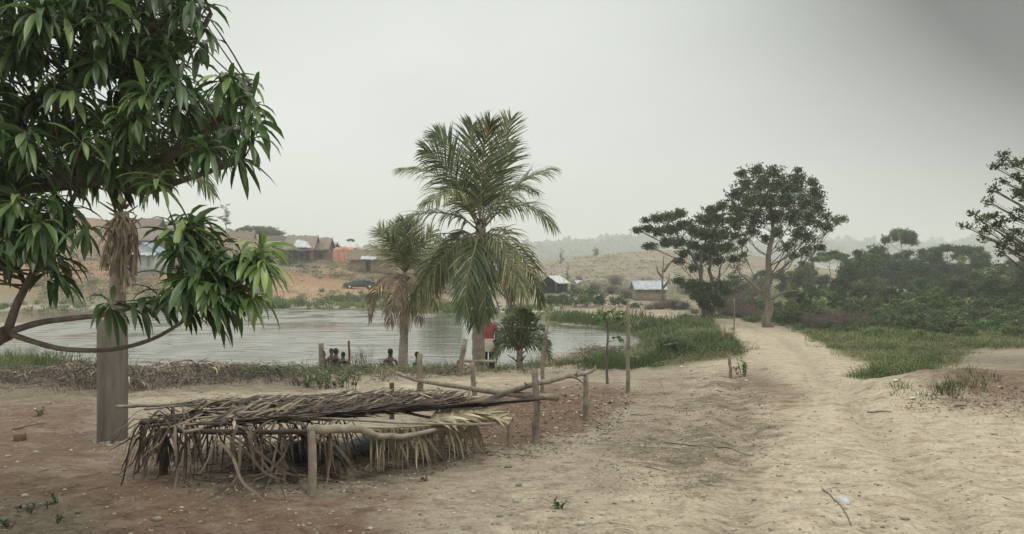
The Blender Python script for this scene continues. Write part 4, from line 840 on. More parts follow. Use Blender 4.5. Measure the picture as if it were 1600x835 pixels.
stake(502, 562, 537, .10, 'dark post at the water edge beside the left bathers', 'shore_post', knob=1, Yb=28.0, mt='wood')
stake(547, 560, 532, .045, 'thin dark red stake at the water edge among the bathers', 'red_stake', knob=0, Yb=28.0, mt='darkred', lean=-2)
# pink rag stakes at the road
b0 = g1(1131, 531); rt = thing('marker_stake', 'stake wrapped in a faded red rag beside the road grass', 'stake', b0); b_ = MB(); b_.tube([b0-(0, 0, .1), P(1132, 508, b0[1])], [.03, .025], 6, .5); b_.build('post', MT['wood'], rt)
b_ = MB(); b_.tube([P(1129, 530, b0[1]), P(1130, 522, b0[1]-.03), P(1129, 514, b0[1])], [.07, .09, .05], 7, .5, flat=.5, wob=.2); b_.build('rag', MT['pink'], rt)
def pole(pts, r0, r1, label, name='fence_rail', mt='wood', twigs=0, n=20, cat='pole', hump=None, wob=.05):
    gg = rs(int(abs(pts[0][0])*97)+n); p = smooth_path(pts, n)+gg.normal(size=(n, 3))*r0*.12; rad = np.linspace(r0, r1, n)*(1+gg.normal(size=n)*.04)
    b_ = MB(); b_.tube(p, rad, 9, .5, wob=wob, seed=n)
    for k in range(twigs):
        q = p[gg.randint(3, n-2)]; b_.tube([q, q+nrm(gg.normal(size=3)+np.array((.4, 0, .4)))*r0*2.4], [r0*.5, r0*.25], 5, .4)
    return b_, p
def rail(pts, r0, r1, label, name='fence_rail', mt='wood', twigs=3, extra=(), cat='pole'):
    b_, p = pole(pts, r0, r1, label, name, mt, twigs)
    for e in extra: b_.tube(smooth_path(e, 6), np.linspace(r1*.8, r1*.3, 6), 6, .5, wob=.08)
    return tag(b_.build(name, MT[mt], None, True, p[0]), label, cat)
Y835 = g1(835, 692)[1]; Y656 = g1(656, 632)[1]; Y916 = g1(916, 656)[1]
rail([P(620, 583, Y656+.8), P(656, 595, Y656-.06), P(745, 609, (Y656+Y835)/2-.1), P(835, 619, Y835+.08), P(871, 622, Y835-.2)], .028, .045, 'pole sloping across the fence posts behind the rack')
rail([P(752, 630, Y835+1.4), P(800, 611, Y835+.5), P(840, 599, Y835+.12), P(880, 590, Y835+.9), P(916, 583, Y916+.0), P(930, 576, Y916+.1)], .040, .024, 'pole with a twiggy forked end resting on the short fence post',
     extra=([P(893, 588, Y916-.5), P(905, 594, Y916-.4), P(913, 601, Y916-.4)], [P(900, 586, Y916-.3), P(902, 582, Y916-.3), P(905, 579, Y916-.2)], [P(916, 583, Y916), P(926, 578, Y916+.1), P(932, 573, Y916+.2)]))
a = g1(858, 566); b__ = g1(1000, 569)
rail([a+(0, 0, .12), g1(895, 568)+(0, 0, .10), g1(940, 566)+(0, 0, .14), b__+(0, 0, .16)], .085, .055, 'long pale felled log lying along the grassy pond edge', 'fallen_log', 'palewood', 3, cat='log')
# thatched rack
ZR = .56
def ZQ(px, py, z=ZR): return Q(px, py, z)
fr = thing('palm_thatch_rack', 'low pole rack covered with dried palm fronds in the foreground', 'rack', (Q(488, 772, 0)+Q(255, 740, 0)+Q(795, 697, 0))/3)
def leg(px, py, z1, r, mt, lean=0):
    b0 = g1(px, py); tp_ = P(px+lean, CY+(H-z1)/b0[1]*F, b0[1]); b_ = MB(); b_.tube(smooth_path([b0-(0, 0, .1), (b0+tp_)/2+(.004, 0, 0), tp_], 8), np.linspace(r*1.05, r*.95, 8), 10, .5, wob=.03, seed=int(px)); b_.build('leg', MT[mt], fr, True); return tp_
lA = leg(488, 773, .615, .040, 'palewood', -1); lB = leg(795, 698, .315+.03, .026, 'wood'); lC = leg(255, 742, .52, .042, 'darkwood'); lD = leg(612, 655, .5, .035, 'darkwood')
b_, p = pole([P(483, 673, lA[1]), P(520, 671, lA[1]+.08), P(557, 670, lA[1]+.25), P(572, 675, lA[1]+.32), P(592, 682, lA[1]+.5), P(625, 683, lA[1]+.75), P(660, 677, lA[1]+1.05), P(720, 664, lA[1]+1.55)], .046, .022, '', n=26, twigs=0)
b_.build('rail', MT['palewood'], fr, True)
for pts, r0, mt in (([ZQ(182, 636, .6), ZQ(230, 634, .6), ZQ(320, 630, .6)], .022, 'wood'), ([ZQ(218, 661, .57), ZQ(290, 656, .57)], .022, 'darkwood'), ([ZQ(218, 668, .55), ZQ(282, 661, .55)], .018, 'darkwood'),
                    ([ZQ(288, 676, .56), ZQ(350, 664, .56), ZQ(440, 655, .56)], .017, 'palewood'), ([ZQ(450, 651, .64), ZQ(560, 657, .6), ZQ(700, 663, .47), ZQ(798, 661, .36)], .014, 'palewood'),
                    ([ZQ(256, 655, .52), ZQ(500, 628, .55), ZQ(612, 618, .55)], .03, 'darkwood'), ([ZQ(800, 656, .33), ZQ(690, 655, .45), ZQ(612, 640, .5)], .02, 'wood'), ([ZQ(256, 672, .52), ZQ(380, 676, .55), ZQ(488, 674, .58)], .03, 'darkwood')):
    b_, p = pole(pts, r0, r0*.75, '', n=14, twigs=0); b_.build('rail', MT[mt], fr, True)
g = rs(410)
def zfl(p): return gz(p[:, 0], p[:, 1])+.02
def rackfl(lo=.53):
    def f(p):
        return np.full(len(p), lo)
    return f
GD = 'dried fronds heaped on the rack'
def dfrond(pts, label, group=None, m='dryfrond', n=70, LL=.62, W=.036, **kw):
    b_ = MB(); frond(b_, pts, n, LL, W, g, rr=kw.pop('rr', .013), **kw); return tag(b_.build('dried_frond', MT[m], None, origin=pts[0]), label, 'palm frond', group)
lab = 'dark dried palm frond lying flat among the heap on the rack'
tops = [([(225, 640, .6), (330, 630, .62), (450, 622, .64), (560, 618, .62)]), ([(240, 650, .6), (350, 640, .62), (470, 630, .65), (600, 620, .62)]), ([(300, 655, .6), (420, 642, .63), (560, 632, .64), (690, 624, .6)]),
        ([(330, 640, .62), (430, 632, .65), (560, 626, .66), (660, 616, .62)]), ([(420, 630, .63), (520, 624, .66), (620, 618, .66), (720, 624, .6)]), ([(280, 662, .6), (400, 654, .6), (540, 643, .62), (660, 632, .6)]), ([(390, 650, .6), (500, 640, .62), (610, 632, .62), (740, 626, .55)])]
for i, tp_ in enumerate(tops):
    dfrond([ZQ(a, b, c+g.uniform(-.01, .02)) for a, b, c in tp_], lab, GD, n=90, LL=.55, grav=.035, shag=.16, up=(0, -.15, 1), ang=.72, lift=.04, zceil=.655+.01*i, r=(0, .85), zfloor=rackfl(.53+.01*i), W=.030, jit=.16)
dfrond([ZQ(440, 657, .60), ZQ(560, 648, .60), ZQ(690, 640, .57), ZQ(836, 627, .54)], 'long dark folded frond running to the right fence post', None, n=70, LL=.75, ang=.16, tipang=.08, grav=.01, r=(0, .45), W=.035, zfloor=None, shag=.02, jit=.05, t0=.02)
dfrond([ZQ(290, 664, .60), ZQ(420, 659, .60), ZQ(540, 650, .60), ZQ(640, 640, .58)], 'grey folded frond along the front edge of the rack', None, n=70, LL=.7, ang=.22, tipang=.1, grav=.015, r=(.1, .7), W=.035, shag=.03, jit=.06, t0=.02)
dfrond([P(560, 668, lA[1]+.34), P(620, 668, lA[1]+.76), P(680, 664, lA[1]+1.28), P(745, 659, lA[1]+1.7)], 'straw coloured frond hanging like a fringe under the front log', None, 'strawfrond', n=60, LL=.46, ang=1.15, tipang=.8, grav=.35, sides=(1,), r=(.2, .95), W=.028, up=(0, -1, .0), zfloor=zfl, prof=0, gvar=.9, shag=.05, jit=.26, lift=-.05)
dfrond([P(566, 671, lA[1]+.36), P(620, 672, lA[1]+.80), P(680, 667, lA[1]+1.3), P(735, 658, lA[1]+1.65)], 'brown frond fringe hanging down to the ground behind the front log', None, 'strawfrond', n=64, LL=.50, ang=1.25, tipang=.9, grav=.5, sides=(1,), r=(0, .7), W=.028, up=(0, -1, .1), zfloor=zfl, prof=0, gvar=.9, shag=.05, jit=.3, lift=-.1)
dfrond([ZQ(660, 660, .47), ZQ(700, 652, .5), ZQ(745, 645, .5), ZQ(785, 655, .42)], 'pale curled frond end at the right end of the rack', None, 'strawfrond', n=46, LL=.30, ang=.9, grav=.10, r=(.5, 1), W=.045, shag=.06, up=(0, -.5, 1))
# fronds hanging at the left end and down the front
dfrond([ZQ(300, 645, .6), ZQ(262, 650, .6), ZQ(236, 660, .55), P(225, 690, 8.1)], 'dark frond hanging down over the left end of the rack', None, n=17, LL=.72, ang=.8, tipang=.3, grav=.9, r=(0, .6), W=.024, zfloor=zfl, jit=.4, shag=.14)
dfrond([ZQ(330, 640, .6), ZQ(290, 660, .6), ZQ(262, 672, .55), P(255, 700, 8.0)], 'grey frond hanging beside the dark left leg of the rack', None, n=15, LL=.66, ang=.8, tipang=.3, grav=1.0, r=(.1, .9), W=.026, zfloor=zfl, jit=.4, shag=.14)
dfrond([ZQ(340, 655, .6), ZQ(385, 672, .58), P(430, 700, 7.9), P(452, 735, 7.7)], 'frond bending from the rack front down to the ground left of the pale leg', None, n=14, LL=.60, ang=.5, tipang=.3, grav=.55, r=(.1, .9), W=.038, zfloor=zfl, jit=.3, shag=.12)
dfrond([ZQ(420, 655, .6), ZQ(450, 668, .58), P(500, 690, 8.0), P(530, 720, 7.9)], 'dark frond hanging through the rack behind the pale leg', None, n=24, LL=.5, ang=.7, grav=.6, r=(0, .6), W=.034, zfloor=zfl, jit=.3, shag=.12)
# single long strips drooping from the front edge to the ground
st = MB(); gg = rs(430)
def strip(pts, W, rn, target=None):
    t_ = target or st; p = smooth_path(pts, 14); tt = nrm(np.gradient(p, axis=0)); wv = nrm(np.cross(tt, np.array((.2, -1, .3)))+gg.normal(size=(14, 3))*.12); pr = (W*.5*np.array([.4, .8, 1, 1, 1, 1, 1, .95, .9, .8, .65, .5, .3, .06]))[:, None]
    t_.add(np.stack([p-wv*pr, p+wv*pr], 1).reshape(-1, 3), [(2*k, 2*k+1, 2*k+3, 2*k+2) for k in range(13)], rn)
for pl, rn in (([(332, 680, 0), (362, 712, -.1), (378, 752, -.25), (402, 772, -.3), (418, 787, -.35)], .75), ([(345, 675, 0), (385, 706, -.1), (410, 735, -.2), (428, 745, -.25), (450, 752, -.3)], .6), ([(360, 678, 0), (395, 705, 0), (425, 740, -.1), (440, 762, -.2), (447, 785, -.3)], .45),
               ([(458, 665, 0), (452, 690, -.1), (436, 722, -.15), (410, 740, -.2), (385, 745, -.2)], .8), ([(455, 655, 0), (470, 680, -.1), (480, 705, -.1), (490, 740, -.1)], .7), ([(470, 660, 0), (478, 690, .1), (482, 720, .1), (478, 752, 0)], .5),
               ([(262, 668, 0), (275, 700, -.1), (277, 740, -.15), (268, 778, -.25)], .7), ([(250, 672, 0), (240, 700, 0), (224, 725, -.1), (205, 748, -.15)], .5), ([(238, 672, 0), (222, 700, 0), (212, 728, 0), (208, 752, -.1)], .3), ([(270, 668, 0), (282, 690, 0), (300, 708, .1), (296, 740, .1)], .35),
               ([(375, 680, 0), (372, 740, -.2), (350, 765, -.3), (315, 785, -.4)], .6), ([(385, 690, 0), (420, 720, -.1), (445, 738, -.2), (470, 745, -.25)], .4), ([(300, 676, 0), (285, 700, 0), (280, 720, 0), (272, 740, 0)], .4), ([(520, 690, .2), (540, 715, .1), (552, 735, .1), (548, 750, 0)], .3)):
    q0 = ZQ(pl[0][0], pl[0][1], .56); pts = []
    for a, b, dy in pl:
        Y = q0[1]+dy; Yg = (H-.02)*F/(b-CY); Y = min(Y, Yg); pts.append(P(a, b, Y))
    strip(pts, .027, rn)
for k in range(110):   # many smaller ones between
    px = gg.uniform(215, 560); q0 = ZQ(px, 660+gg.uniform(-6, 14), .56); d = gg.normal(size=2)*.15; h2 = gg.uniform(.03, .4)
    strip([q0+(0, 0, .03), q0+(d[0]*.5, d[1]*.4, -.12), q0+(d[0], d[1], -.56+h2), q0+(d[0]*1.5, d[1]*1.5-.03, -.56+h2*.7)], gg.uniform(.006, .022), gg.uniform(0, .8)**1.3)
st.build('hanging_leaves', MT['dryfrond'], fr)
# black sheet, and coil under the rack
q = [g1(a, b) for a, b in ((395, 735), (480, 722), (560, 708), (640, 690))]; b_ = MB(); nx = 26; rows = []
for i in range(nx):
    t_ = i/(nx-1); c = smooth_path(q, nx)[i]; row = []
    for j in range(9):
        u = (j/8-.5)*2; hgt_ = .24*(1-u*u)*(.6+.4*math.sin(3*t_*3.1))*math.sin(math.pi*min(1, t_*1.0)*.9+.25); row.append(c+np.array((gg.normal()*.015, u*.45+.25, hgt_+.015+gg.uniform(0, .02))))
    rows.append(row)
rows = np.array(rows); idx = np.arange(nx*9).reshape(nx, 9); b_.add(rows.reshape(-1, 3), np.stack([idx[:-1, :-1], idx[1:, :-1], idx[1:, 1:], idx[:-1, 1:]], -1).reshape(-1, 4))
tag(b_.build('black_sheet', MT['sheet'], None, True, q[0]), 'crumpled black plastic sheet on the ground beneath the rack', 'plastic sheet')
c = g1(712, 678)+(0, 0, .14); b_ = MB()
for k in range(7):
    a = np.linspace(0, 2*math.pi, 40); rr_ = .20+gg.normal()*.025; off = gg.normal(size=3)*.03; tl = gg.uniform(-.35, .35)
    b_.tube(np.stack([c[0]+off[0]+np.cos(a)*rr_, c[1]+off[1]+np.sin(a)*rr_*(.5+.3*tl), c[2]+off[2]*.5+np.sin(a)*rr_*.62*(1+tl*.3)+.03*np.cos(a)*tl], 1), .009, 5, .5)
tag(b_.build('cable_coil', MT['sheet'], None, True, c), 'black coil of hose lying in the shade under the right end of the rack', 'coil')
g = rs(77)
# leafy sapling, between the two thin poles
b0 = g1(949, 600); tr_ = thing('sapling', 'thin sapling with a few big bright leaves at its top', 'sapling', b0); b_ = MB(); Y = b0[1]
b_.tube(smooth_path([b0-(0, 0, .1), P(948, 560, Y), P(950, 520, Y), P(948, 497, Y)], 12), np.linspace(.03, .015, 12), 7, .5, wob=.08)
for e in ((938, 494), (955, 492), (968, 490), (978, 498), (962, 532), (945, 503)): b_.tube([P(949, min(535, e[1]+10), Y), P(*e, Y)], [.012, .006], 5, .5)
b_.build('trunk', MT['bark'], tr_, True); lf = MB()
for px, py in ((932, 494), (940, 490), (948, 492), (956, 488), (966, 488), (975, 492), (980, 500), (970, 498), (960, 498), (945, 500), (962, 528), (967, 533), (940, 502), (978, 508)):
    k = 7; d = nrm(g.normal(size=(k, 3))); d[:, 2] = np.abs(d[:, 2])*.3; long_leaves(lf, np.tile(P(px, py, Y+g.uniform(-.15, .15)), (k, 1)), d, .14, .07, .35, g, g.uniform(.5, 1, k))
lf.build('leaves', MT['forest2'], tr_)
# dark shaggy bush and plank by the grass
b0 = g1(1048, 556); tr_ = thing('shaggy_bush', 'dark shaggy bush under a pale plank at the edge of the pond grass', 'bush', b0); lf = MB(); k = 260
lp = b0+g.normal(size=(k, 3))*np.array((.25, .25, .04))+(0, 0, .35); long_leaves(lf, lp, nrm(g.normal(size=(k, 3))+np.array((0, 0, .5))), .42, .025, .55, g, g.uniform(0, .6, k), st=4); lf.build('leaves', MT['forest'], tr_)
rail([P(1038, 540, b0[1]-.2), P(1050, 538, b0[1]-.2), P(1060, 537, b0[1]-.2)], .04, .03, 'short pale plank resting on the shaggy bush', 'plank', 'palewood', 0, cat='plank')
# bench behind the tall palm
b0 = g1(746, 582); bn = thing('bench', 'low pale plank bench behind the foot of the tall palm', 'bench', b0); Y = b0[1]+.6
b_ = MB(); b_.box(P(734, 564.5, Y), (40/F*Y, .22, .045)); b_.build('seat', MT['wood'], bn); b_ = MB(); b_.box(P(763, 564.5, Y-.02), (24/F*Y, .24, .05)); b_.build('seat', MT['palewood'], bn)
for px, l in ((716, -1), (753, 0), (773, 2)): b_ = MB(); b_.tube([P(px, 565.5, Y), P(px+l, 584, Y)], .028, 6); b_.build('leg', MT['palewood' if px > 750 else 'wood'], bn)
b_ = MB(); b_.box(P(763, 578, Y), (22/F*Y, .05, .04)); b_.build('stretcher', MT['palewood'], bn)
# ---------------------------------------------------------------- people
def skinbody(name, verts, edges, radii, m, parent, rootv=0, sub=2):
    me = bpy.data.meshes.new(name); org = np.array(parent.location)
    me.from_pydata([tuple(np.array(v)-org) for v in verts], edges, []); me.update(); o = bpy.data.objects.new(name, me); C.objects.link(o); o.parent = parent
    o.modifiers.new('skin', 'SKIN'); sv = me.skin_vertices[0].data if me.skin_vertices else None
    if sv is None: me.attributes.new('x', 'FLOAT', 'POINT')
    for i, r in enumerate(radii):
        me.skin_vertices[0].data[i].radius = (r, r) if not isinstance(r, tuple) else r
        me.skin_vertices[0].data[i].use_root = (i == rootv)
    s = o.modifiers.new('sub', 'SUBSURF'); s.levels = sub; s.render_levels = sub; me.materials.append(m)
    return o
def applied(o):   # bake skin + subdivision into the mesh
    dg = bpy.context.evaluated_depsgraph_get(); ev = o.evaluated_get(dg); me = bpy.data.meshes.new_from_object(ev); m = o.data.materials[0]
    o.modifiers.clear(); o.data = me
    for p in me.polygons: p.use_smooth = True
    if not me.materials: me.materials.append(m)
    return o
def mkskin(name, verts, edges, radii, m, parent, rootv=0, sub=2):
    me = bpy.data.meshes.new(name); org = np.array(parent.location)
    me.from_pydata([tuple(map(float, np.array(v)-org)) for v in verts], edges, []); me.update()
    o = bpy.data.objects.new(name, me); C.objects.link(o); o.parent = parent; me.materials.append(m)
    o.modifiers.new('skin', 'SKIN')
    bpy.context.view_layer.update()
    if not len(me.skin_vertices):
        bpy.context.view_layer.objects.active = o
        bpy.ops.object.modifier_remove(modifier='skin'); bpy.ops.object.modifier_add(type='SKIN')
    for i, r in enumerate(radii):
        d = me.skin_vertices[0].data[i]; d.radius = r if isinstance(r, tuple) else (r, r); d.use_root = (i == rootv)
    s = o.modifiers.new('sub', 'SUBSURF'); s.levels = sub; s.render_levels = sub
    return applied(o)
def head(prt, c, yaw=0, s=1.0, verts=None):
    """hair and face details; the skull itself is grown with the body"""
    f = np.array((math.sin(yaw), math.cos(yaw), 0)); sd_ = np.array((math.cos(yaw), -math.sin(yaw), 0)); b_ = MB()
    b_.ball(c+np.array((0, 0, .025))*s-f*.012*s, np.array((.083, .093, .10))*s, .5, 12, 9, .02); b_.build('hair', MT['hair'], prt, True)
    b_ = MB()
    for k in (-1, 1): b_.ball(c+f*.085*s+sd_*.033*k*s+np.array((0, 0, -.005)), .012*s, .5, 8, 6)
    b_.build('eyes', MT['white'], prt, True)
def bather(px, py, Y, label, yaw, sh=0, s=1.0, lean=0):
    """a bather seen from the neck or shoulders up, the rest of the body under water"""
    h_ = P(px, py, Y); root = thing('person', label, 'person', (h_[0], h_[1], WZ-.6)); f = np.array((math.sin(yaw), math.cos(yaw), 0)); sd_ = np.array((math.cos(yaw), -math.sin(yaw), 0)); up = np.array((0, 0, 1.)); nk = h_-up*.17*s
    V = [h_+up*.03*s, h_-up*.06*s+f*.015*s, h_-up*.12*s, nk-up*.03*s, nk-up*.22*s, nk-up*.5*s]; E = [(0, 1), (1, 2), (2, 3), (3, 4), (4, 5)]; Rr = [.085*s, .075*s, .05*s, .065*s, (.15*s, .10*s), (.13*s, .10*s)]
    for k in (-1, 1):
        i = len(V); V += [nk-up*.07*s+sd_*.16*k*s, nk-up*.30*s+sd_*.24*k*s+f*.03, nk-up*.42*s+sd_*.18*k*s+f*.24*s, nk-up*.43*s+sd_*.16*k*s+f*.31*s]; E += [(3, i), (i, i+1), (i+1, i+2), (i+2, i+3)]; Rr += [.052*s, .040*s, .028*s, .03*s]
        j = len(V)
        for q in range(4): V += [V[i+3]+f*(.05+.006*(q % 2))*s+sd_*(q-1.5)*.017*s, V[i+3]+f*.085*s+sd_*(q-1.5)*.019*s-up*.01]; E += [(i+3, j+2*q), (j+2*q, j+2*q+1)]; Rr += [.009*s, .008*s]
        V += [V[i+3]-sd_*k*.04*s+f*.03*s]; E += [(i+3, len(V)-1)]; Rr += [.01*s]
    i = len(V); V += [h_-up*.03*s+f*.10*s]; E += [(1, i)]; Rr += [.014*s]
    o = mkskin('body', V, E, Rr, MT['skin'], root, 4, 1); head(root, h_, yaw, s)
    return root
bather(525, 550, 29.2, 'bather with only the head above water, second from the shore post', .6, s=1.15)
bather(518, 549.5, 30.0, 'bather low in the water just behind the leftmost pair of heads', 2.4, s=1.0)
bather(536, 555, 28.9, 'bather with a small round head above water left of the thin red stake', -.4, s=1.0)
bather(505, 553, 28.9, 'bather whose head shows beside the dark shore post', 1.2, s=1.05)
bather(610, 551, 28.6, 'bather with bare shoulders above the water left of the young palm trunk', .1, s=1.2)
bather(652, 555, 28.8, 'bather whose head shows just left of the thick fence post', 1.4, s=1.05)
# person standing behind the tall palm trunk, seen from behind
b0 = on(763, 23.2); b0[2] = P(763, 579, 23.2)[2]; root = thing('person', 'person in a red top and pale skirt standing behind the tall palm', 'person', b0)
up = np.array((0, 0, 1.)); x_ = np.array((1., 0, 0)); f = np.array((0, 1., 0)); hd = b0+up*1.56
V = [b0+up*.92, b0+up*1.12, b0+up*1.30, b0+up*1.37, b0+up*1.44, hd-up*.05+f*.01, hd+up*.03, hd+f*.1-up*.02]; E = [(0, 1), (1, 2), (2, 3), (3, 4), (4, 5), (5, 6), (5, 7)]; Rr = [(.14, .11), (.12, .10), (.15, .10), .07, .05, .078, .085, .014]
for k in (-1, 1):
    i = len(V); V += [b0+up*.86+x_*.09*k, b0+up*.48+x_*.10*k+f*.02, b0+up*.09+x_*.10*k, b0+up*.04+x_*.11*k+f*.13]; E += [(0, i), (i, i+1), (i+1, i+2), (i+2, i+3)]; Rr += [.085, .058, .04, (.035, .03)]
for k in (-1, 1):
    i = len(V); V += [b0+up*1.33+x_*.17*k, b0+up*1.07+x_*.23*k, b0+up*.85+x_*.21*k+f*.10, b0+up*.79+x_*.20*k+f*.14]; E += [(2, i), (i, i+1), (i+1, i+2), (i+2, i+3)]; Rr += [.05, .038, .026, .03]
    for q in range(4): j = len(V); V += [V[i+3]-up*(.05+.005*(q % 2))+f*(q-1.5)*.018, V[i+3]-up*.085+f*(q-1.5)*.02+x_*.01*k]; E += [(i+3, j), (j, j+1)]; Rr += [.009, .008]
    V += [V[i+3]+f*.04-up*.03]; E += [(i+3, len(V)-1)]; Rr += [.01]
mkskin('body', V, E, Rr, MT['skin'], root, 0, 2); head(root, hd, 0)
def loft(name, rings, m, n=14):
    b_ = MB(); V = []
    for (c, rx, ry) in rings:
        a = np.linspace(0, 2*math.pi, n, endpoint=False); V.append(np.stack([c[0]+np.cos(a)*rx*(1+.03*np.sin(5*a)), c[1]+np.sin(a)*ry, np.full(n, c[2])], 1))
    i = np.arange(n); j = (i+1) % n; b_.add(np.concatenate(V), np.concatenate([np.stack([k*n+i, k*n+j, (k+1)*n+j, (k+1)*n+i], 1) for k in range(len(rings)-1)])); return b_
b_ = loft('s', [(b0+up*.84, .17, .135), (b0+up*1.0, .16, .13), (b0+up*1.2, .18, .13), (b0+up*1.34, .20, .12), (b0+up*1.40, .10, .08)], None)
for k in (-1, 1): b_.tube([b0+up*1.36+x_*.14*k, b0+up*1.28+x_*.20*k, b0+up*1.12+x_*.235*k], [.07, .068, .06], 9)
b_.build('shirt', MT['red'], root, True)
loft('k', [(b0+up*.56, .21, .17), (b0+up*.7, .20, .16), (b0+up*.85, .175, .145), (b0+up*.93, .165, .135)], None).build('skirt', MT['cream'], root, True)
b_ = MB()
for k in (-1, 1): b_.tube([b0+up*.88+x_*.09*k, b0+up*.48+x_*.10*k+f*.02, b0+up*.07+x_*.10*k], [.105, .085, .07], 10)
b_.build('trousers', MT['navy'], root, True)
b_ = MB()
for k in (-1, 1): b_.ball(b0+x_*.105*k+f*.06+up*.035, (.05, .13, .045), .5, 10, 6)
b_.build('shoes', MT['hair'], root, True)
# ---------------------------------------------------------------- village across the pond
def xf(c, rz):
    ca, sa = math.cos(rz), math.sin(rz)
    return lambda p: np.stack([c[0]+ca*np.asarray(p)[..., 0]-sa*np.asarray(p)[..., 1], c[1]+sa*np.asarray(p)[..., 0]+ca*np.asarray(p)[..., 1], c[2]+np.asarray(p)[..., 2]], -1)
def slab(mb, T, q, th, r=.5, n=1, wob=0, gg=None):
    """thick roof sheet over quad q (4 points: eave a, eave b, ridge b, ridge a)"""
    q = np.asarray(q, float); nx, ny = (14, 6) if n > 1 else (1, 1); nn = nrm(np.cross(q[1]-q[0], q[3]-q[0])); V = []
    for s in (0, 1):
        for j in range(ny+1):
            for i in range(nx+1):
                u, v = i/nx, j/ny; p = (q[0]*(1-u)+q[1]*u)*(1-v)+(q[3]*(1-u)+q[2]*u)*v
                if gg is not None: p = p+gg.normal(size=3)*wob*np.array((.5, .5, 1))
                V.append(p+nn*th*(s-.5))
    V = np.array(V); m_ = (nx+1)*(ny+1); idx = np.arange(m_).reshape(ny+1, nx+1); fq = np.stack([idx[:-1, :-1], idx[:-1, 1:], idx[1:, 1:], idx[1:, :-1]], -1).reshape(-1, 4); F_ = [fq+m_, fq[:, ::-1]]
    ring = list(idx[0])+list(idx[1:, -1])+list(idx[-1, -2::-1])+list(idx[-2:0:-1, 0]); ring = np.array(ring); nx_ = np.roll(ring, -1); F_.append(np.stack([ring, nx_, nx_+m_, ring+m_], 1)); mb.add(T(V), np.concatenate(F_), r)
def hut(name, label, px, py, Y, w_, d_, hw, hr, rz=0, wall='mud', roof='thatch', over=.45, door=None, ridge='x', windows=(), open_front=False, cat='hut', th=.16, sink=.15, wob=.06, zadd=0, posts=0):
    x0_ = (px-CX)/F*Y; z = float(gz(x0_, Y)) if py is None else P(px, py, Y)[2]; c = np.array((x0_, Y, z)); root = thing(name, label, cat, c); T = xf(c, rz); gg = rs(int(px)+3)
    b_ = MB(); t_ = .12
    def wl(xa, xb, ya, yb, za, zb, m=b_):
        P_ = np.array([(x, y, zz) for zz in (za, zb) for y in (ya, yb) for x in (xa, xb)]); m.add(T(P_), [(0, 2, 3, 1), (4, 5, 7, 6), (0, 1, 5, 4), (2, 6, 7, 3), (0, 4, 6, 2), (1, 3, 7, 5)])
    X, D = w_/2, d_/2
    wl(-X, X, D-t_, D, -.8, hw); wl(-X, -X+t_, -D+t_, D-t_, -.8, hw); wl(X-t_, X, -D+t_, D-t_, -.8, hw)
    if not open_front:
        cuts = sorted([(a, b, 0, h) for a, b, h in ([door] if door else [])]+[tuple(v) for v in windows]); x = -X
        for (a, b, za, zb) in cuts:
            wl(x, a, -D, -D+t_, -.8, hw); wl(a, b, -D, -D+t_, zb, hw)
            if za > .05: wl(a, b, -D, -D+t_, -.8, za)
            x = b
        wl(x, X, -D, -D+t_, -.8, hw)
    if ridge == 'x':
        for s in (-X, X-t_):
            b_.add(T(np.array([(s+e, y, zz) for e in (0, t_) for y, zz in ((-D, hw), (D, hw), (0, hw+hr*.93))])), [(0, 1, 2), (5, 4, 3)]); b_.add(T(np.array([(s, -D, hw), (s+t_, -D, hw), (s+t_, 0, hw+hr*.93), (s, 0, hw+hr*.93)])), [(0, 1, 2, 3)])
    else:
        for s in (-D, D-t_): b_.add(T(np.array([(x, s+e, zz) for e in (0, t_) for x, zz in ((-X, hw), (X, hw), (0, hw+hr*.93))])), [(0, 1, 2), (5, 4, 3)])
    b_.build('wall', MT[wall], root)
    r_ = MB(); o_ = over; k = dict(n=2, wob=wob, gg=gg)
    if ridge == 'x':
        e = hr*o_/D
        slab(r_, T, [(-X-o_, -D-o_, hw-e), (X+o_, -D-o_, hw-e), (X+o_, 0, hw+hr), (-X-o_, 0, hw+hr)], th, .6, **k); slab(r_, T, [(X+o_, D+o_, hw-e), (-X-o_, D+o_, hw-e), (-X-o_, 0, hw+hr), (X+o_, 0, hw+hr)], th, .4, **k)
    elif ridge == 'y':
        e = hr*o_/X
        slab(r_, T, [(-X-o_, D+o_, hw-e), (-X-o_, -D-o_, hw-e), (0, -D-o_, hw+hr), (0, D+o_, hw+hr)], th, .4, **k); slab(r_, T, [(X+o_, -D-o_, hw-e), (X+o_, D+o_, hw-e), (0, D+o_, hw+hr), (0, -D-o_, hw+hr)], th, .6, **k)
    else: slab(r_, T, [(-X-o_, -D-o_, hw-.1), (X+o_, -D-o_, hw-.1), (X+o_, D+o_, hw+hr), (-X-o_, D+o_, hw+hr)], th, .6, **k)
    r_.build('roof', MT[roof], root)
    for kx in range(posts):
        xx_ = -X+.1+(w_-.2)*kx/max(1, posts-1); p_ = MB(); p_.tube(T(np.array([(xx_, -D-.2, -.5), (xx_, -D-.2, hw-.05)])), .06, 6); p_.build('post', MT['wood'], root)
    if door: p_ = MB(); wl(door[0]+.02, door[1]-.02, -D+t_+.02, -D+t_+.06, 0, door[2]-.02, p_); p_.build('door', MT['dark'], root)
    for (a, b, za, zb) in windows:
        p_ = MB(); wl(a, b, -D+t_+.02, -D+t_+.05, za, zb, p_); p_.build('window', MT['dark'], root)
        p_ = MB(); n_b = max(2, int((b-a)/.35))
        for q in range(n_b+1): x = a+(b-a)*q/n_b; wl(x-.025, x+.025, -D-.03, -D+.02, za, zb, p_)
        p_.build('window_bars', MT['wood'], root)
    return root, T
pm = lambda n, Y: n/F*Y
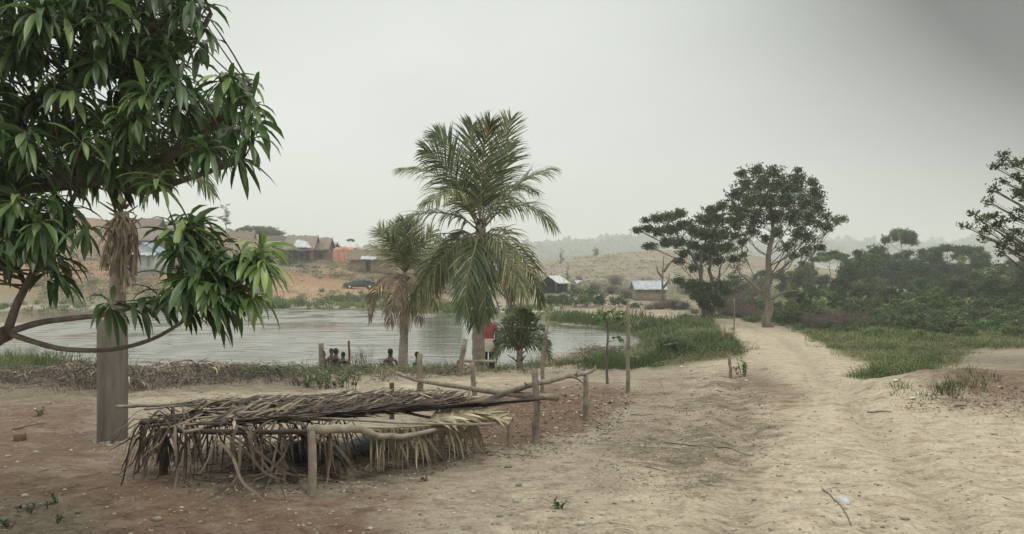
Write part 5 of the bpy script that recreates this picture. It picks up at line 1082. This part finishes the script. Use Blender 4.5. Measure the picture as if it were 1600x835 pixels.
# blue-roofed patched house at the left
Y = 98; r_, T = hut('patched_house', 'small house patched with blue and white sheets behind the mango branch', 231, 421, Y, pm(46, Y), 3.0, 2.1, 1.15, .0, 'palecloth', 'bluetarp', .25, (-1.5, -.65, 1.75), 'y', th=.06, wob=.05)
b_ = MB(); slab(b_, T, [(-1.85, -2.35, 1.75), (1.95, -2.35, 1.65), (1.95, -1.4, 2.2), (-1.85, -1.4, 2.25)], .05, .7, 2, .05, rs(3)); b_.build('awning', MT['tin'], r_)
b_ = MB(); [b_.box(T(np.array((x, -1.54, 1.0))), (.28, .03, .14), 0, .1) for x in (.75,)]; [b_.box(T(np.array((.75, -1.54, zz))), (.28, .03, .12), 0, .1) for zz in (.5, .75, 1.25, 1.5)]; b_.build('vent_holes', MT['redmud'], r_)
# brown houses above it
Y = 112; hut('brown_house', 'brown mud house with barred windows just above the blue-roofed one', 226, 403, Y, pm(66, Y), 4, 2.6, 1.5, 0, 'redmud', 'thatch', .5, None, 'x', windows=((-1.6, 1.2, .9, 2.2),), wob=.05, cat='house')
Y = 128; hut('upper_house', 'highest brown thatched house at the left, half hidden by leaves', 218, 378, Y, pm(60, Y), 5, 2.0, 1.7, .1, 'redmud', 'thatch', .6, None, 'x', cat='house')
Y = 150; hut('thatched_shack', 'low slumped thatched shack below the conical tree', 374, 384, Y, pm(38, Y), 4, .9, 1.7, .15, 'redmud', 'thatch', .6, None, 'x', wob=.15)
Y = 132; hut('thatched_hut', 'thatched hut with a gable end, leftmost of the row on the hill', 432, 407, Y, pm(34, Y), 5, 2.0, 1.9, .35, 'redmud', 'thatch', .7, (-.6, .2, 1.7), 'x', wob=.12)
Y = 128; r_, T = hut('open_porch_hut', 'thatched hut with a dark open porch in the middle of the row', 473, 407, Y, pm(38, Y), 4.5, 2.0, 1.9, 0, 'redmud', 'thatch', .6, None, 'x', open_front=True, posts=5, wob=.1)
b_ = MB(); slab(b_, T, [(-.9, -2.95, 1.95), (2.2, -2.95, 1.9), (.9, -1.4, 3.0), (-.7, -1.0, 3.3)], .04, .6, 2, .04, rs(5)); b_.build('roof_sheet', MT['tin'], r_)
Y = 130; hut('long_mud_hut', 'long red-brown mud hut adjoining the open porch on its right', 500, 408, Y, pm(30, Y), 4.5, 2.0, 1.7, 0, 'redmud', 'thatch', .5, (.2, .95, 1.7), 'x', wob=.1)
Y = 138; hut('tin_roofed_back_hut', 'small hut with a pale roof between the long mud hut and the orange shelter', 519, 400, Y, pm(12, Y), 3, 1.7, .6, 0, 'redmud', 'tin', .3, None, 'x')
# orange tarpaulin shelter
Y = 128; c = P(540, 411, Y); r_ = thing('tarpaulin_shelter', 'shelter wrapped in a sagging orange tarpaulin on the hill', 'shelter', c); T = xf(c, 0); gg = rs(9); b_ = MB(); X = pm(16, Y)
nx, ny = 22, 10; U, V_ = np.meshgrid(np.linspace(-1, 1, nx), np.linspace(0, 1, ny)); fold = .16*np.sin(U*11+V_*3)+.10*np.sin(U*23-V_*5)
fr_ = np.stack([U*X*(1+.06*(1-V_)), -1.6-(1-V_)*.5+fold*(1-V_*.7), -.2+V_*2.5-.25*np.abs(U)*V_+.05*np.sin(U*9)*V_], -1); idx = np.arange(nx*ny).reshape(ny, nx); fq = np.stack([idx[:-1, :-1], idx[:-1, 1:], idx[1:, 1:], idx[1:, :-1]], -1).reshape(-1, 4)
b_.add(T(fr_.reshape(-1, 3)), fq, .5); tp_ = np.stack([U*X, -1.6+V_*3.4, 2.3+.35*np.sin(V_*math.pi)-.25*np.abs(U)+.07*np.sin(U*8+V_*5)], -1); b_.add(T(tp_.reshape(-1, 3)), fq, .8)
for s in (-1, 1): sd2 = np.stack([s*X*(1+.05*(1-V_))+.06*np.sin(U*9), -1.6+(U+1)*1.7, -.3+V_*2.35], -1); b_.add(T(sd2.reshape(-1, 3)), fq, .3)
o = b_.build('tarpaulin', MT['orange'], r_, True); s_ = o.modifiers.new('thick', 'SOLIDIFY'); s_.thickness = .03
for x in (-X, X): p_ = MB(); p_.tube(T(np.array([(x*.97, -1.7, -.4), (x*.97, -1.55, 2.3)])), .05, 6); p_.build('post', MT['wood'], r_)
# tan mud house with dark door
Y = 122; r_, T = hut('mud_house', 'tan mud house with a dark doorway above the parked car', 584, 423, Y, pm(62, Y), 5, 1.75, 1.3, 0, 'mud', 'thatch', .55, (-.72, -.08, 1.62), 'x', wob=.09, cat='house')
b_ = MB(); slab(b_, T, [(-1.4, -3.7, 1.62), (.9, -3.7, 1.62), (.9, -2.4, 2.15), (-1.4, -2.4, 2.15)], .05, .5, 2, .03, rs(8)); b_.build('awning', MT['tin'], r_)
for x in (-1.3, -.9): p_ = MB(); p_.tube(T(np.array([(x, -3.5, -.3), (x, -3.5, 1.6)])), .05, 6); p_.build('post', MT['wood'], r_)
Y = 126; hut('dark_lean_to', 'dark sheet-covered lean-to seen between the two palms', 655, 432, Y, pm(38, Y), 3, 1.7, 1.0, 0, 'dark', 'sheet', .3, None, 'x', wob=.1)
# middle distance roofs
Y = 100; hut('blue_roofed_shelter', 'low hut with a light blue roof peeping out behind the tall palm', 768, 432, Y, pm(34, Y), 2.6, .9, .9, .25, 'dark', 'tin', .25, None, 'x', th=.05, wob=.03)
Y = 95; hut('metal_roofed_hut', 'open hut with a bright curved metal roof right of the palm', 866, 448, Y, pm(28, Y), 3.2, .55, .72, -.45, 'dark', 'tin', .3, None, 'y', th=.05, wob=.03, open_front=True, posts=2)
Y = 96; r_, T = hut('sheet_roof_shack', 'tiny pale roof sheet low beside the metal-roofed hut', 900, 452, Y, pm(10, Y), 1.2, .7, .35, -.6, 'wood', 'tin', .1, None, 'mono', th=.04)
Y = 82; hut('tin_roofed_shed', 'brown wooden shed with a pale tin roof behind the dead tree', 1013, 468, Y, pm(46, Y), 2.4, 1.15, .75, .04, 'wood', 'tin', .22, None, 'x', th=.05, wob=.03, cat='shed')
# white boxes along the embankment road
b0 = g1(870, 489, 40); r_ = thing('roadside_box', 'white box on short legs beside the far embankment road', 'box', b0); Y = b0[1]; b_ = MB(); b_.box(P(870, 483.5, Y), (pm(8, Y), .35, .28)); b_.build('box', MT['white'], r_); b_ = MB(); b_.box(P(870, 480.4, Y), (pm(10, Y), .45, .04)); b_.build('lid', MT['white'], r_)
for x in (867, 873): b_ = MB(); b_.tube([P(x, 486, Y), P(x, 490.5, Y)], .03, 5); b_.build('leg', MT['wood'], r_)
b0 = g1(1016, 497, 40); r_ = thing('small_sign', 'small blank white sign on a thin post by the embankment road', 'sign', b0); Y = b0[1]; b_ = MB(); b_.box(P(1016, 488.5, Y), (pm(5.5, Y), .04, .14)); b_.build('board', MT['white'], r_); b_ = MB(); b_.tube([P(1016, 489, Y+.04), P(1016, 499, Y+.04)], .025, 5); b_.build('post', MT['wood'], r_)
# ---------------------------------------------------------------- car on the far bank
Y = 108.; c = on(561, Y); c[2] = max(c[2], P(561, 453, Y)[2]); r_ = thing('parked_car', 'dark parked estate car on the sandy far bank', 'car', c); T = xf(c, math.pi+.28)
prof = [(-2.15, .45), (-2.2, .75), (-2.1, .98), (-1.75, 1.05), (-1.35, 1.42), (-.6, 1.50), (.35, 1.46), (.95, 1.05), (1.75, .96), (2.15, .8), (2.2, .48), (1.9, .32), (-1.9, .32)]   # +x front
def lathe_side(mb, pr, w0, w1, r=.5):
    n = len(pr); ws = [w0 if z < 1.1 else w1 for _, z in pr]; V = [(x, -ww, z) for (x, z), ww in zip(pr, ws)]+[(x, ww, z) for (x, z), ww in zip(pr, ws)]; mb.add(T(np.array(V)), [(i, (i+1) % n, (i+1) % n+n, i+n) for i in range(n)], r); b = mb.n-2*n; mb.f.append(np.array([list(range(b, b+n))[::-1]])); mb.f.append(np.array([list(range(b+n, b+2*n))]))
b_ = MB(); lathe_side(b_, prof, .86, .68); o = b_.build('body', MT['carpaint'], r_); bv = o.modifiers.new('bev', 'BEVEL'); bv.width = .05; bv.segments = 2
def pane(pts): b_ = MB(); b_.add(T(np.array(pts)), [tuple(range(len(pts)))]); o = b_.build('window', MT['glass'], r_); s_ = o.modifiers.new('t', 'SOLIDIFY'); s_.thickness = .02
for s in (-1, 1):
    for xa, xb, xc, xd in ((-1.55, -.62, -.62, -1.28), (-.54, .2, .2, -.54), (.28, .86, .36, .28)): pane([(xa, s*.845, 1.08), (xb, s*.845, 1.08), (xc, s*.715, 1.38), (xd, s*.715, 1.38)])
    b_ = MB(); b_.box(T(np.array((2.17, s*.6, .72))), (.08, .3, .14), math.pi+.28); b_.build('headlight', MT['chrome'], r_)
    b_ = MB(); b_.box(T(np.array((-2.17, s*.68, .82))), (.07, .2, .2), math.pi+.28); b_.build('taillight', MT['red'], r_)
    for x in (-1.35, 1.35):
        w_ = MB(); a = np.array([(x, s*.70, .33), (x, s*.88, .33)]); w_.tube(T(a), .33, 18); wo = w_.build('wheel', MT['rubber'], r_); w_ = MB(); w_.tube(T(np.array([(x, s*.86, .33), (x, s*.895, .33)])), .19, 12); rm = w_.build('rim', MT['chrome'], r_); rm.parent = wo
pane([(.98, -.78, 1.07), (.98, .78, 1.07), (.42, .64, 1.42), (.42, -.64, 1.42)]); pane([(-1.74, -.76, 1.09), (-1.74, .76, 1.09), (-1.42, .64, 1.37), (-1.42, -.64, 1.37)])
for x in (-2.18, 2.18): b_ = MB(); b_.box(T(np.array((x, 0, .45))), (.14, 1.6, .16), math.pi+.28); b_.build('bumper', MT['chrome'], r_)
# ---------------------------------------------------------------- grass, litter, brush
def grass(name, regs, label, m='grass', seed=1, cat='grass'):
    """tufts: every clump has its own height, tone and spread, with soil left bare between them"""
    gg = rs(seed); b_ = MB()
    for poly, n, h, wd, lo, ln, rlo, rhi in regs:
        K = 22; c = scatter_px(int(n/K*1.25), poly, gg, lo); f1 = fbm(c[:, 0]*.55, c[:, 1]*.55, 3, seed+2); f2 = fbm(c[:, 0]*.25, c[:, 1]*.25, 3, seed+5)
        c[:, :2] += gg.normal(size=(len(c), 2))*np.minimum(.35, c[:, 1:2]*.012); f1 = fbm(c[:, 0]*.55, c[:, 1]*.55, 3, seed+2); c = c[f1+gg.uniform(-.10, .10, len(c)) > .46]; f1 = fbm(c[:, 0]*.55, c[:, 1]*.55, 3, seed+2); f2 = fbm(c[:, 0]*.25, c[:, 1]*.25, 3, seed+5)
        hc = h*np.clip(.35+(f1-.44)*5.0, .25, 1.6)*gg.uniform(.45, 1.25, len(c)); hc = np.minimum(hc, 1.35*h); rc = np.clip(rlo+(rhi-rlo)*np.clip((f2-.3)*2.2+gg.normal(size=len(c))*.22, 0, 1), 0, 1)
        sp = .10+hc*.28; a = gg.uniform(0, 6.28, (len(c), K)); r_ = np.sqrt(gg.uniform(0, 1, (len(c), K)))*sp[:, None]
        off = np.stack([np.cos(a)*r_, np.sin(a)*r_, 0*a], -1); p = (c[:, None]+off).reshape(-1, 3); p[:, 2] = gz(p[:, 0], p[:, 1])-.02
        n_ = len(p); H_ = np.repeat(hc, K)*gg.uniform(.5, 1.1, n_); ld = off.reshape(-1, 3)/np.repeat(sp, K)[:, None]*ln*1.0+gg.normal(size=(n_, 3))*.16; ld[:, 2] = 0
        W_ = wd*np.maximum(1, p[:, 1]/26)*gg.uniform(.6, 1.3, n_); aa = gg.uniform(0, 6.28, n_); sdv = np.stack([np.cos(aa), np.sin(aa)*.4, 0*aa], 1)*W_[:, None]; z = np.array((0, 0, 1.)); H2 = H_[:, None]
        cu = gg.uniform(.2, .9, n_)[:, None]; p1 = p+H2*(.45*z+ld*.3); p2 = p+H2*(z*(.85-.2*cu)+ld*.8); p3 = p+H2*(z*(1-.5*cu)+ld*(1.1+.6*cu))
        V = np.stack([p-sdv*.5, p+sdv*.5, p1+sdv*.45, p1-sdv*.45, p2+sdv*.3, p2-sdv*.3, p3+sdv*.05, p3-sdv*.05], 1).reshape(-1, 3)
        q = (np.array([(0, 1, 2, 3), (3, 2, 4, 5), (5, 4, 6, 7)])[None]+(np.arange(n_)*8)[:, None, None]).reshape(-1, 4)
        b_.add(V, q, np.repeat(np.clip(np.repeat(rc, K)+gg.normal(size=n_)*.10, 0, 1), 8))
    return tag(b_.build(name, MT[m]), label, cat, kind='stuff')
def leafy(name, regs, label, m, seed=1, cat='weeds'):
    gg = rs(seed); b_ = MB()
    for poly, n, s, lo in regs:
        c = scatter_px(n, poly, gg, lo); f = fbm(c[:, 0]*.7, c[:, 1]*.7, 3, seed); c = c[f+gg.uniform(-.1, .1, len(c)) > .45]
        for q in c:
            S = s*gg.uniform(.4, 1.5); k = 34; pos = q+gg.normal(size=(k, 3))*np.array((S*.7, S*.6, S*.3))+(0, 0, S*.45); pos = pos[pos[:, 2] > q[2]]; leafquads(b_, pos, .022*max(1, q[1]/26), gg, np.clip(gg.uniform(0, 1)+gg.normal(size=len(pos))*.15, 0, 1), .6)
    return tag(b_.build(name, MT[m]), label, cat, kind='stuff')
# far shore reeds
grass('far_bank_grass', [([(380, 474), (600, 466), (720, 470), (860, 482), (1000, 498), (1110, 508), (1150, 525), (1000, 520), (850, 500), (700, 489), (550, 484), (380, 482)], 22000, .75, .016, 45, .3, .1, .75),
      ([(-60, 474), (380, 470), (380, 484), (-60, 490)], 5000, .55, .016, 45, .3, 0, .6), ([(500, 456), (620, 461), (620, 470), (500, 468)], 1800, .5, .02, 60, .4, .1, .8)], 'tall green grass along the far banks of the pond', seed=11)
grass('pond_bend_grass', [([(940, 515), (1030, 505), (1090, 502), (1128, 518), (1148, 553), (1080, 562), (1020, 575), (960, 578), (930, 570), (1000, 556), (1020, 535)], 26000, .42, .013, 20, .5, .1, .8), ([(860, 560), (930, 552), (960, 560), (960, 572), (860, 572)], 5000, .55, .012, 20, .5, .1, .8)],
      'rough green grass between the right end of the pond and the road', seed=12)
grass('verge_grass', [(GRASS_R, 30000, .26, .012, 14, .7, .15, .95), ([(1215, 508), (1700, 500), (1700, 525), (1500, 530), (1300, 545)], 12000, .36, .016, 20, .5, .2, .9), ([(1455, 598), (1490, 598), (1492, 615), (1460, 615)], 160, .16, .010, 10, .5, 0, .5), ([(1495, 585), (1517, 583), (1518, 600), (1498, 600)], 110, .17, .010, 10, .5, .2, .7), ([(1420, 608), (1455, 612), (1450, 622), (1415, 618)], 90, .12, .009, 10, .5, .1, .6)],
      'lush green grass growing in the verge right of the dirt road', seed=13)
grass('near_bank_grass', [([(-80, 560), (200, 568), (320, 590), (200, 600), (-80, 600)], 5000, .16, .012, 12, .6, .2, .95), ([(-80, 545), (150, 545), (255, 560), (268, 572), (0, 580), (-80, 580)], 9000, .75, .014, 18, .35, .1, .7), ([(250, 572), (480, 578), (560, 578), (700, 580), (700, 590), (500, 598), (300, 592)], 11000, .20, .012, 18, .5, .1, .9), ([(700, 566), (860, 560), (860, 578), (700, 584)], 4000, .4, .012, 18, .5, .1, .9)],
      'green grass and weeds along the near bank of the pond', seed=14)
grass('near_bank_straw', [([(-80, 568), (250, 572), (330, 585), (480, 590), (700, 574), (760, 582), (700, 592), (480, 606), (300, 610), (-80, 612)], 2600, .24, .013, 14, 1.2, .1, 1), ([(870, 566), (990, 560), (990, 575), (870, 575)], 3000, .45, .012, 18, 1.0, .1, 1)], 'dry straw and dead weeds matted along the near bank', 'litter', 15, 'dry grass')
grass('field_weeds', [([(820, 495), (880, 489), (1150, 498), (1230, 505), (1240, 512), (1150, 500), (880, 488)], 3000, .4, .016, 40, .5, .2, 1)], 'weeds along the foot of the wood and the embankment', 'grass', 16)
leafy('bank_weeds', [([(-80, 566), (250, 572), (480, 580), (700, 578), (860, 570), (860, 580), (700, 590), (560, 596), (330, 604), (-80, 604)], 900, .17, 14)], 'low brown-green weeds along the near bank', 'brush', 61)
leafy('green_bank_weeds', [([(300, 572), (560, 568), (640, 578), (560, 590), (300, 592)], 700, .20, 14), ([(600, 574), (860, 562), (980, 560), (1100, 560), (1020, 580), (700, 588)], 260, .20, 14)], 'small green-leaved weeds along the near bank', 'forest2', 62)
leafy('verge_weeds', [(GRASS_R, 900, .24, 14), ([(940, 515), (1100, 500), (1165, 555), (1020, 575), (1000, 556)], 500, .22, 20), ([(1170, 500), (1340, 520), (1700, 510), (1700, 480), (1180, 490)], 700, .5, 40)], 'leafy weeds mixed into the grass of the verges', 'forest2', 63)
leafy('verge_dry_weeds', [(GRASS_R, 500, .20, 14), ([(1060, 530), (1110, 520), (1150, 560), (1060, 575)], 200, .25, 20)], 'dry brown weeds mixed into the grass of the verges', 'drygrass', 64)
leafy('village_scrub', [([(100, 400), (330, 372), (440, 405), (560, 412), (560, 440), (470, 440), (400, 440), (100, 440)], 900, .55, 90), ([(60, 432), (420, 440), (420, 468), (60, 476)], 700, .4, 60)], 'low brownish scrub on the village slope', 'litter', 65)
leafy('green_village_scrub', [([(430, 398), (560, 412), (620, 430), (560, 445), (450, 425)], 220, .5, 90), ([(60, 432), (420, 450), (660, 460), (660, 472), (60, 476)], 500, .45, 60)], 'low green scrub on the village slope', 'forest2', 66)
# low weeds with leaves
def weed(px, py, label, n=60, h=.35, w=.3, m='weed', name='weed', Ll=.10):
    b0 = g1(px, py); gg = rs(int(px+py)); r_ = thing(name, label, 'plant', b0); s_ = MB(); l_ = MB()
    for k in range(max(3, n//9)):
        a = gg.uniform(0, 6.28); e = b0+np.array((math.cos(a)*w*gg.uniform(0, 1), math.sin(a)*w*gg.uniform(0, 1), h*gg.uniform(.6, 1.1))); s0 = b0+(e-b0)*np.array((.4, .4, 0)); s_.tube([s0-(0, 0, .03), (s0+e)/2+gg.normal(size=3)*.02, e], [.007, .005, .003], 4, .6)
        t_ = gg.uniform(.2, 1, 9)[:, None]; d = gg.normal(size=(9, 3))+np.array((0, 0, .5)); long_leaves(l_, s0+(e-s0)*t_, d, Ll, Ll*.38, .3, gg, gg.uniform(.2, 1, 9), st=4)
    s_.build('stem', MT['bark'], r_); l_.build('leaves', MT[m], r_); return r_
for i, (px, py) in enumerate([(485, 606), (500, 604), (516, 607), (530, 606), (548, 610), (508, 609)]): weed(px, py, 'leafy light green weed behind the thatched rack', 46, .26 if i < 4 else .5, .24)['group'] = 'weeds behind the thatched rack'
weed(1163, 588, 'small grey-green weed beside the forked stump', 70, .35, .3, 'forest2'); weed(874, 796, 'tiny green weed alone in the sandy foreground', 16, .07, .07, 'forest', Ll=.05)
[tag(weed(x_w, y_w, 'small dark weed on the soil darkened for shade at the lower left corner', 16, .06, .12, 'forest', Ll=.04), group='weeds at the lower left corner') for x_w, y_w in ((40, 800), (75, 790), (20, 822), (100, 812))]
weed(60, 650, 'small weed left of the grey post', 20, .10, .15, 'forest', Ll=.06); weed(662, 752, 'tiny dry weed in front of the rack', 14, .08, .08, 'litter', Ll=.05)
# thin dry shrubs at the water
for px, py, h, l in ((572, 574, .95, 'tallest wispy dry shrub at the water edge right of the red stake'), (556, 576, .7, 'wispy dry shrub just right of the red stake'), (598, 574, .5, 'low wispy shrub left of the bare-shouldered bather')):
    b0 = on(px, 27.3); gg = rs(int(px)); r_ = thing('wispy_shrub', l, 'shrub', b0); b_ = MB(); lf = MB()
    for k in range(26):
        a = gg.uniform(0, 6.28); e = b0+np.array((math.cos(a)*.3, math.sin(a)*.3, 1))*h*gg.uniform(.5, 1); b_.tube([b0-(0, 0, .05), (b0+e)/2+gg.normal(size=3)*.05, e], [.008, .006, .003], 3, .5); leafquads(lf, e+gg.normal(size=(7, 3))*.05, .02, gg, gg.uniform(0, 1, 7))
    b_.build('stem', MT['brush'], r_); lf.build('leaves', MT['brush'], r_)
# dead fronds and brush on the near bank
gg = rs(501)
for px, py, a0 in ((60, 590, .2), (110, 596, .5), (150, 592, -.2), (210, 588, .3), (250, 582, .1), (285, 586, -.4), (20, 600, .1), (225, 598, .6), (325, 590, .2), (90, 604, -.3)):
    b0 = g1(px, py)+(0, 0, .12); d = np.array((math.cos(a0), math.sin(a0)*.6, 0)); b_ = MB(); frond(b_, [b0, b0+d*.6+(0, 0, .16), b0+d*1.3+(0, 0, .12), b0+d*1.9+(0, 0, -.02)], 34, .36, .028, gg, .7, .5, r=(.0, .9), zfloor=zfl, shag=.15, jit=.3, rr=.015)
    tag(b_.build('dead_frond', MT['dryfrond'], None, origin=b0), 'dead brown palm frond in the heap along the near bank', 'palm frond', 'dead fronds heaped along the near bank')
def sticks(name, poly, n, L0, r0, label, m='litter', seed=1, lo=6, zup=.02, steep=.1, cat='sticks'):
    gg = rs(seed); b_ = MB(); p = scatter_px(n, poly, gg, lo)
    for q in p:
        a = gg.uniform(0, 6.28); l = L0*gg.uniform(.3, 1.3); d = np.array((math.cos(a), math.sin(a), gg.normal()*steep))*l; z = gg.uniform(0, 1)*zup; r1_ = r0*gg.uniform(.5, 1.2)
        e = q+d; e[2] = max(e[2], gz(e[0], e[1])+r1_); m_ = (q+e)/2+gg.normal(size=3)*l*.07; m_[2] = max(m_[2], float(gz(m_[0], m_[1]))+r1_)
        b_.tube([q+(0, 0, z+r1_*.6), m_+(0, 0, z), e+(0, 0, z*.6)], [r1_, r1_*.9, r1_*.5], 4, gg.uniform(0, 1))
    return tag(b_.build(name, MT[m]), label, cat, kind='stuff')
sticks('bank_brushwood', [(-80, 575), (120, 572), (320, 580), (520, 580), (740, 576), (750, 588), (560, 598), (330, 606), (150, 612), (-80, 610)], 420, .45, .008, 'tangled dead brushwood along the near bank', 'brush', 21, 12, .25, .35)
sticks('brush_pile', [(905, 558), (965, 552), (968, 566), (905, 568)], 260, .55, .014, 'brown pile of dead brush behind the felled log', 'brush', 22, 12, .4, .5, cat='brush pile')
sticks('ground_twigs', [(-100, 600), (1700, 560), (1700, 900), (-100, 900)], 500, .12, .003, 'small dry twigs strewn over the sandy ground', 'litter', 23, 5.8, .002, .0)
sticks('rack_twigs', [(290, 700), (700, 680), (760, 700), (560, 750), (330, 770)], 300, .25, .006, 'dead stems littering the ground under the rack', 'dryfrond', 24, 5.8, .05, .15)
# chips of dry leaf and stones
gg = rs(31); b_ = MB()
for poly, n, s in (([(-100, 600), (1700, 560), (1700, 900), (-100, 900)], 3600, .013), ([(930, 600), (1100, 580), (1190, 600), (1230, 690), (1100, 780), (900, 760), (960, 690)], 2400, .016), ([(560, 690), (760, 640), (900, 600), (1000, 610), (960, 690), (820, 720)], 2600, .022), ([(200, 700), (700, 690), (760, 720), (560, 770), (300, 780)], 1800, .022), ([(1380, 640), (1500, 600), (1700, 590), (1700, 660)], 1000, .02)):
    p = scatter_px(n, poly, gg, 5.8); p[:, 2] = gz(p[:, 0], p[:, 1])+.006; leafquads(b_, p, s*gg.uniform(.4, 1.6, n)*np.clip(p[:, 1]/9, .8, 2), gg, gg.uniform(0, 1, n)**1.3, 3.0, .35)
tag(b_.build('leaf_litter', MT['litter']), 'chips of dry leaf scattered over the bare ground', 'leaf litter', kind='stuff')
b_ = MB(); p = scatter_px(1500, [(-100, 600), (1700, 560), (1700, 900), (-100, 900)], gg, 5.8)
for k, q in enumerate(p): s = gg.uniform(.006, .018)*(1+(gg.uniform() < .06)*1.2); b_.ball(q+(0, 0, s*.2), (s*gg.uniform(.8, 1.5), s, s*.6), gg.uniform(0, 1), 5, 4, .25, k)
tag(b_.build('pebbles', MT['pebble']), 'pebbles and clods of earth on the sandy ground', 'pebbles', kind='stuff')
# a few single sticks and scraps one can pick out
def one(pts, r, label, name='stick', m='wood'): 
    q = smooth_path([g1(*a)+(0, 0, r*.8) for a in pts], 12); q[:, 2] = gz(q[:, 0], q[:, 1])+r*.8; r *= .75; b_ = MB(); b_.tube(q, np.linspace(r, r*.5, 12), 6, .3, wob=.1); tag(b_.build(name, MT[m], None, True, q[0]), label, 'stick')
one([(1040, 692), (1080, 697), (1115, 702)], .012, 'long thin dark stick lying on the sand right of the fence'); one([(1122, 700), (1145, 703), (1178, 714)], .011, 'curved dark stick lying just right of the long thin one')
one([(985, 649), (1022, 649)], .012, 'straight short stick on the sand beyond the fence posts'); one([(1355, 645), (1392, 645)], .014, 'thin stick lying on the road before the grass verge'); one([(1492, 635), (1510, 635)], .022, 'short dark stick on the red earth at the right')
one([(1285, 765), (1302, 780), (1320, 800), (1330, 822)], .009, 'thin root running down the sand beside the clear plastic scrap', 'root'); one([(20, 672), (50, 665), (75, 662)], .014, 'thin stick on the sand left of the grey post'); one([(1008, 730), (1035, 737)], .010, 'short stick in the sand below the long thin one')
for px, py, l in ((1318, 786, 'round scrap of clear plastic lying on the sand'),):
    b0 = g1(px, py); b_ = MB(); a = np.linspace(0, 2*math.pi, 16, endpoint=False); V = [b0+(0, 0, .05)]
    for rr_, zz in ((.035, .055), (.055, .03), (.065, .005)): V += [b0+np.array((math.cos(t_)*rr_*(1+.1*math.sin(3*t_)), math.sin(t_)*rr_, zz+.006*math.sin(5*t_))) for t_ in a]
    f_ = [(1+k*16+i, 1+(k+1)*16+i, 1+(k+1)*16+(i+1) % 16, 1+k*16+(i+1) % 16) for k in range(2) for i in range(16)]; b_.add(V, f_, .5); b_.f.append(np.array([(0, 1+i, 1+(i+1) % 16) for i in range(16)])); tag(b_.build('plastic_scrap', MT['plastic'], None, True, b0), l, 'litter')
for px, py, s, l in ((1427, 624, .035, 'white scrap lying below the weeds at the right'), (1400, 596, .04, 'white scrap at the near tip of the verge grass'), (1065, 574, .04, 'pale scrap on the sand before the pond grass'), (1166, 596, .035, 'white scrap right of the forked stump'), (1442, 572, .05, 'pale scrap under the edge of the verge grass')):
    b0 = g1(px, py); V = [b0+np.array((x*s, y*s*.8, .012+abs(gg.normal())*.012)) for y in (-1, 0, 1) for x in (-1, 0, 1)]; b_ = MB(); b_.add(V, [(0, 1, 4, 3), (1, 2, 5, 4), (3, 4, 7, 6), (4, 5, 8, 7)]); tag(b_.build('paper_scrap', MT['white'], None, True, b0), l, 'litter')
b0 = g1(31, 688); b_ = MB(); b_.box(b0+(0, 0, .04), (.13, .09, .1), .3); o = b_.build('broken_brick', MT['redmud'], None, origin=b0); tag(o, 'broken brown brick lying on the sand at the far left', 'brick'); bv = o.modifiers.new('b', 'BEVEL'); bv.width = .01
# ---------------------------------------------------------------- haze
me = bpy.data.meshes.new('haze'); hz_lo, hz_hi = float(Z.min())-1, 62.
V = [(x, y, z) for z in (hz_lo, hz_hi) for y in (-12, 1510) for x in (-1790, 1790)]
me.from_pydata(V, [], [(0, 2, 3, 1), (4, 5, 7, 6), (0, 1, 5, 4), (2, 6, 7, 3), (0, 4, 6, 2), (1, 3, 7, 5)]); me.update(); ho = bpy.data.objects.new('haze', me); C.objects.link(ho)
hm = bpy.data.materials.new('haze_air'); hm.use_nodes = True; t = hm.node_tree; t.nodes.clear(); o = t.nodes.new('ShaderNodeOutputMaterial'); v = t.nodes.new('ShaderNodeVolumePrincipled')
v.inputs['Color'].default_value = (.97, .985, .98, 1); v.inputs['Density'].default_value = .0011; v.inputs['Anisotropy'].default_value = 0.1; t.links.new(v.outputs[0], o.inputs['Volume']); me.materials.append(hm); tag(ho, kind='stuff')
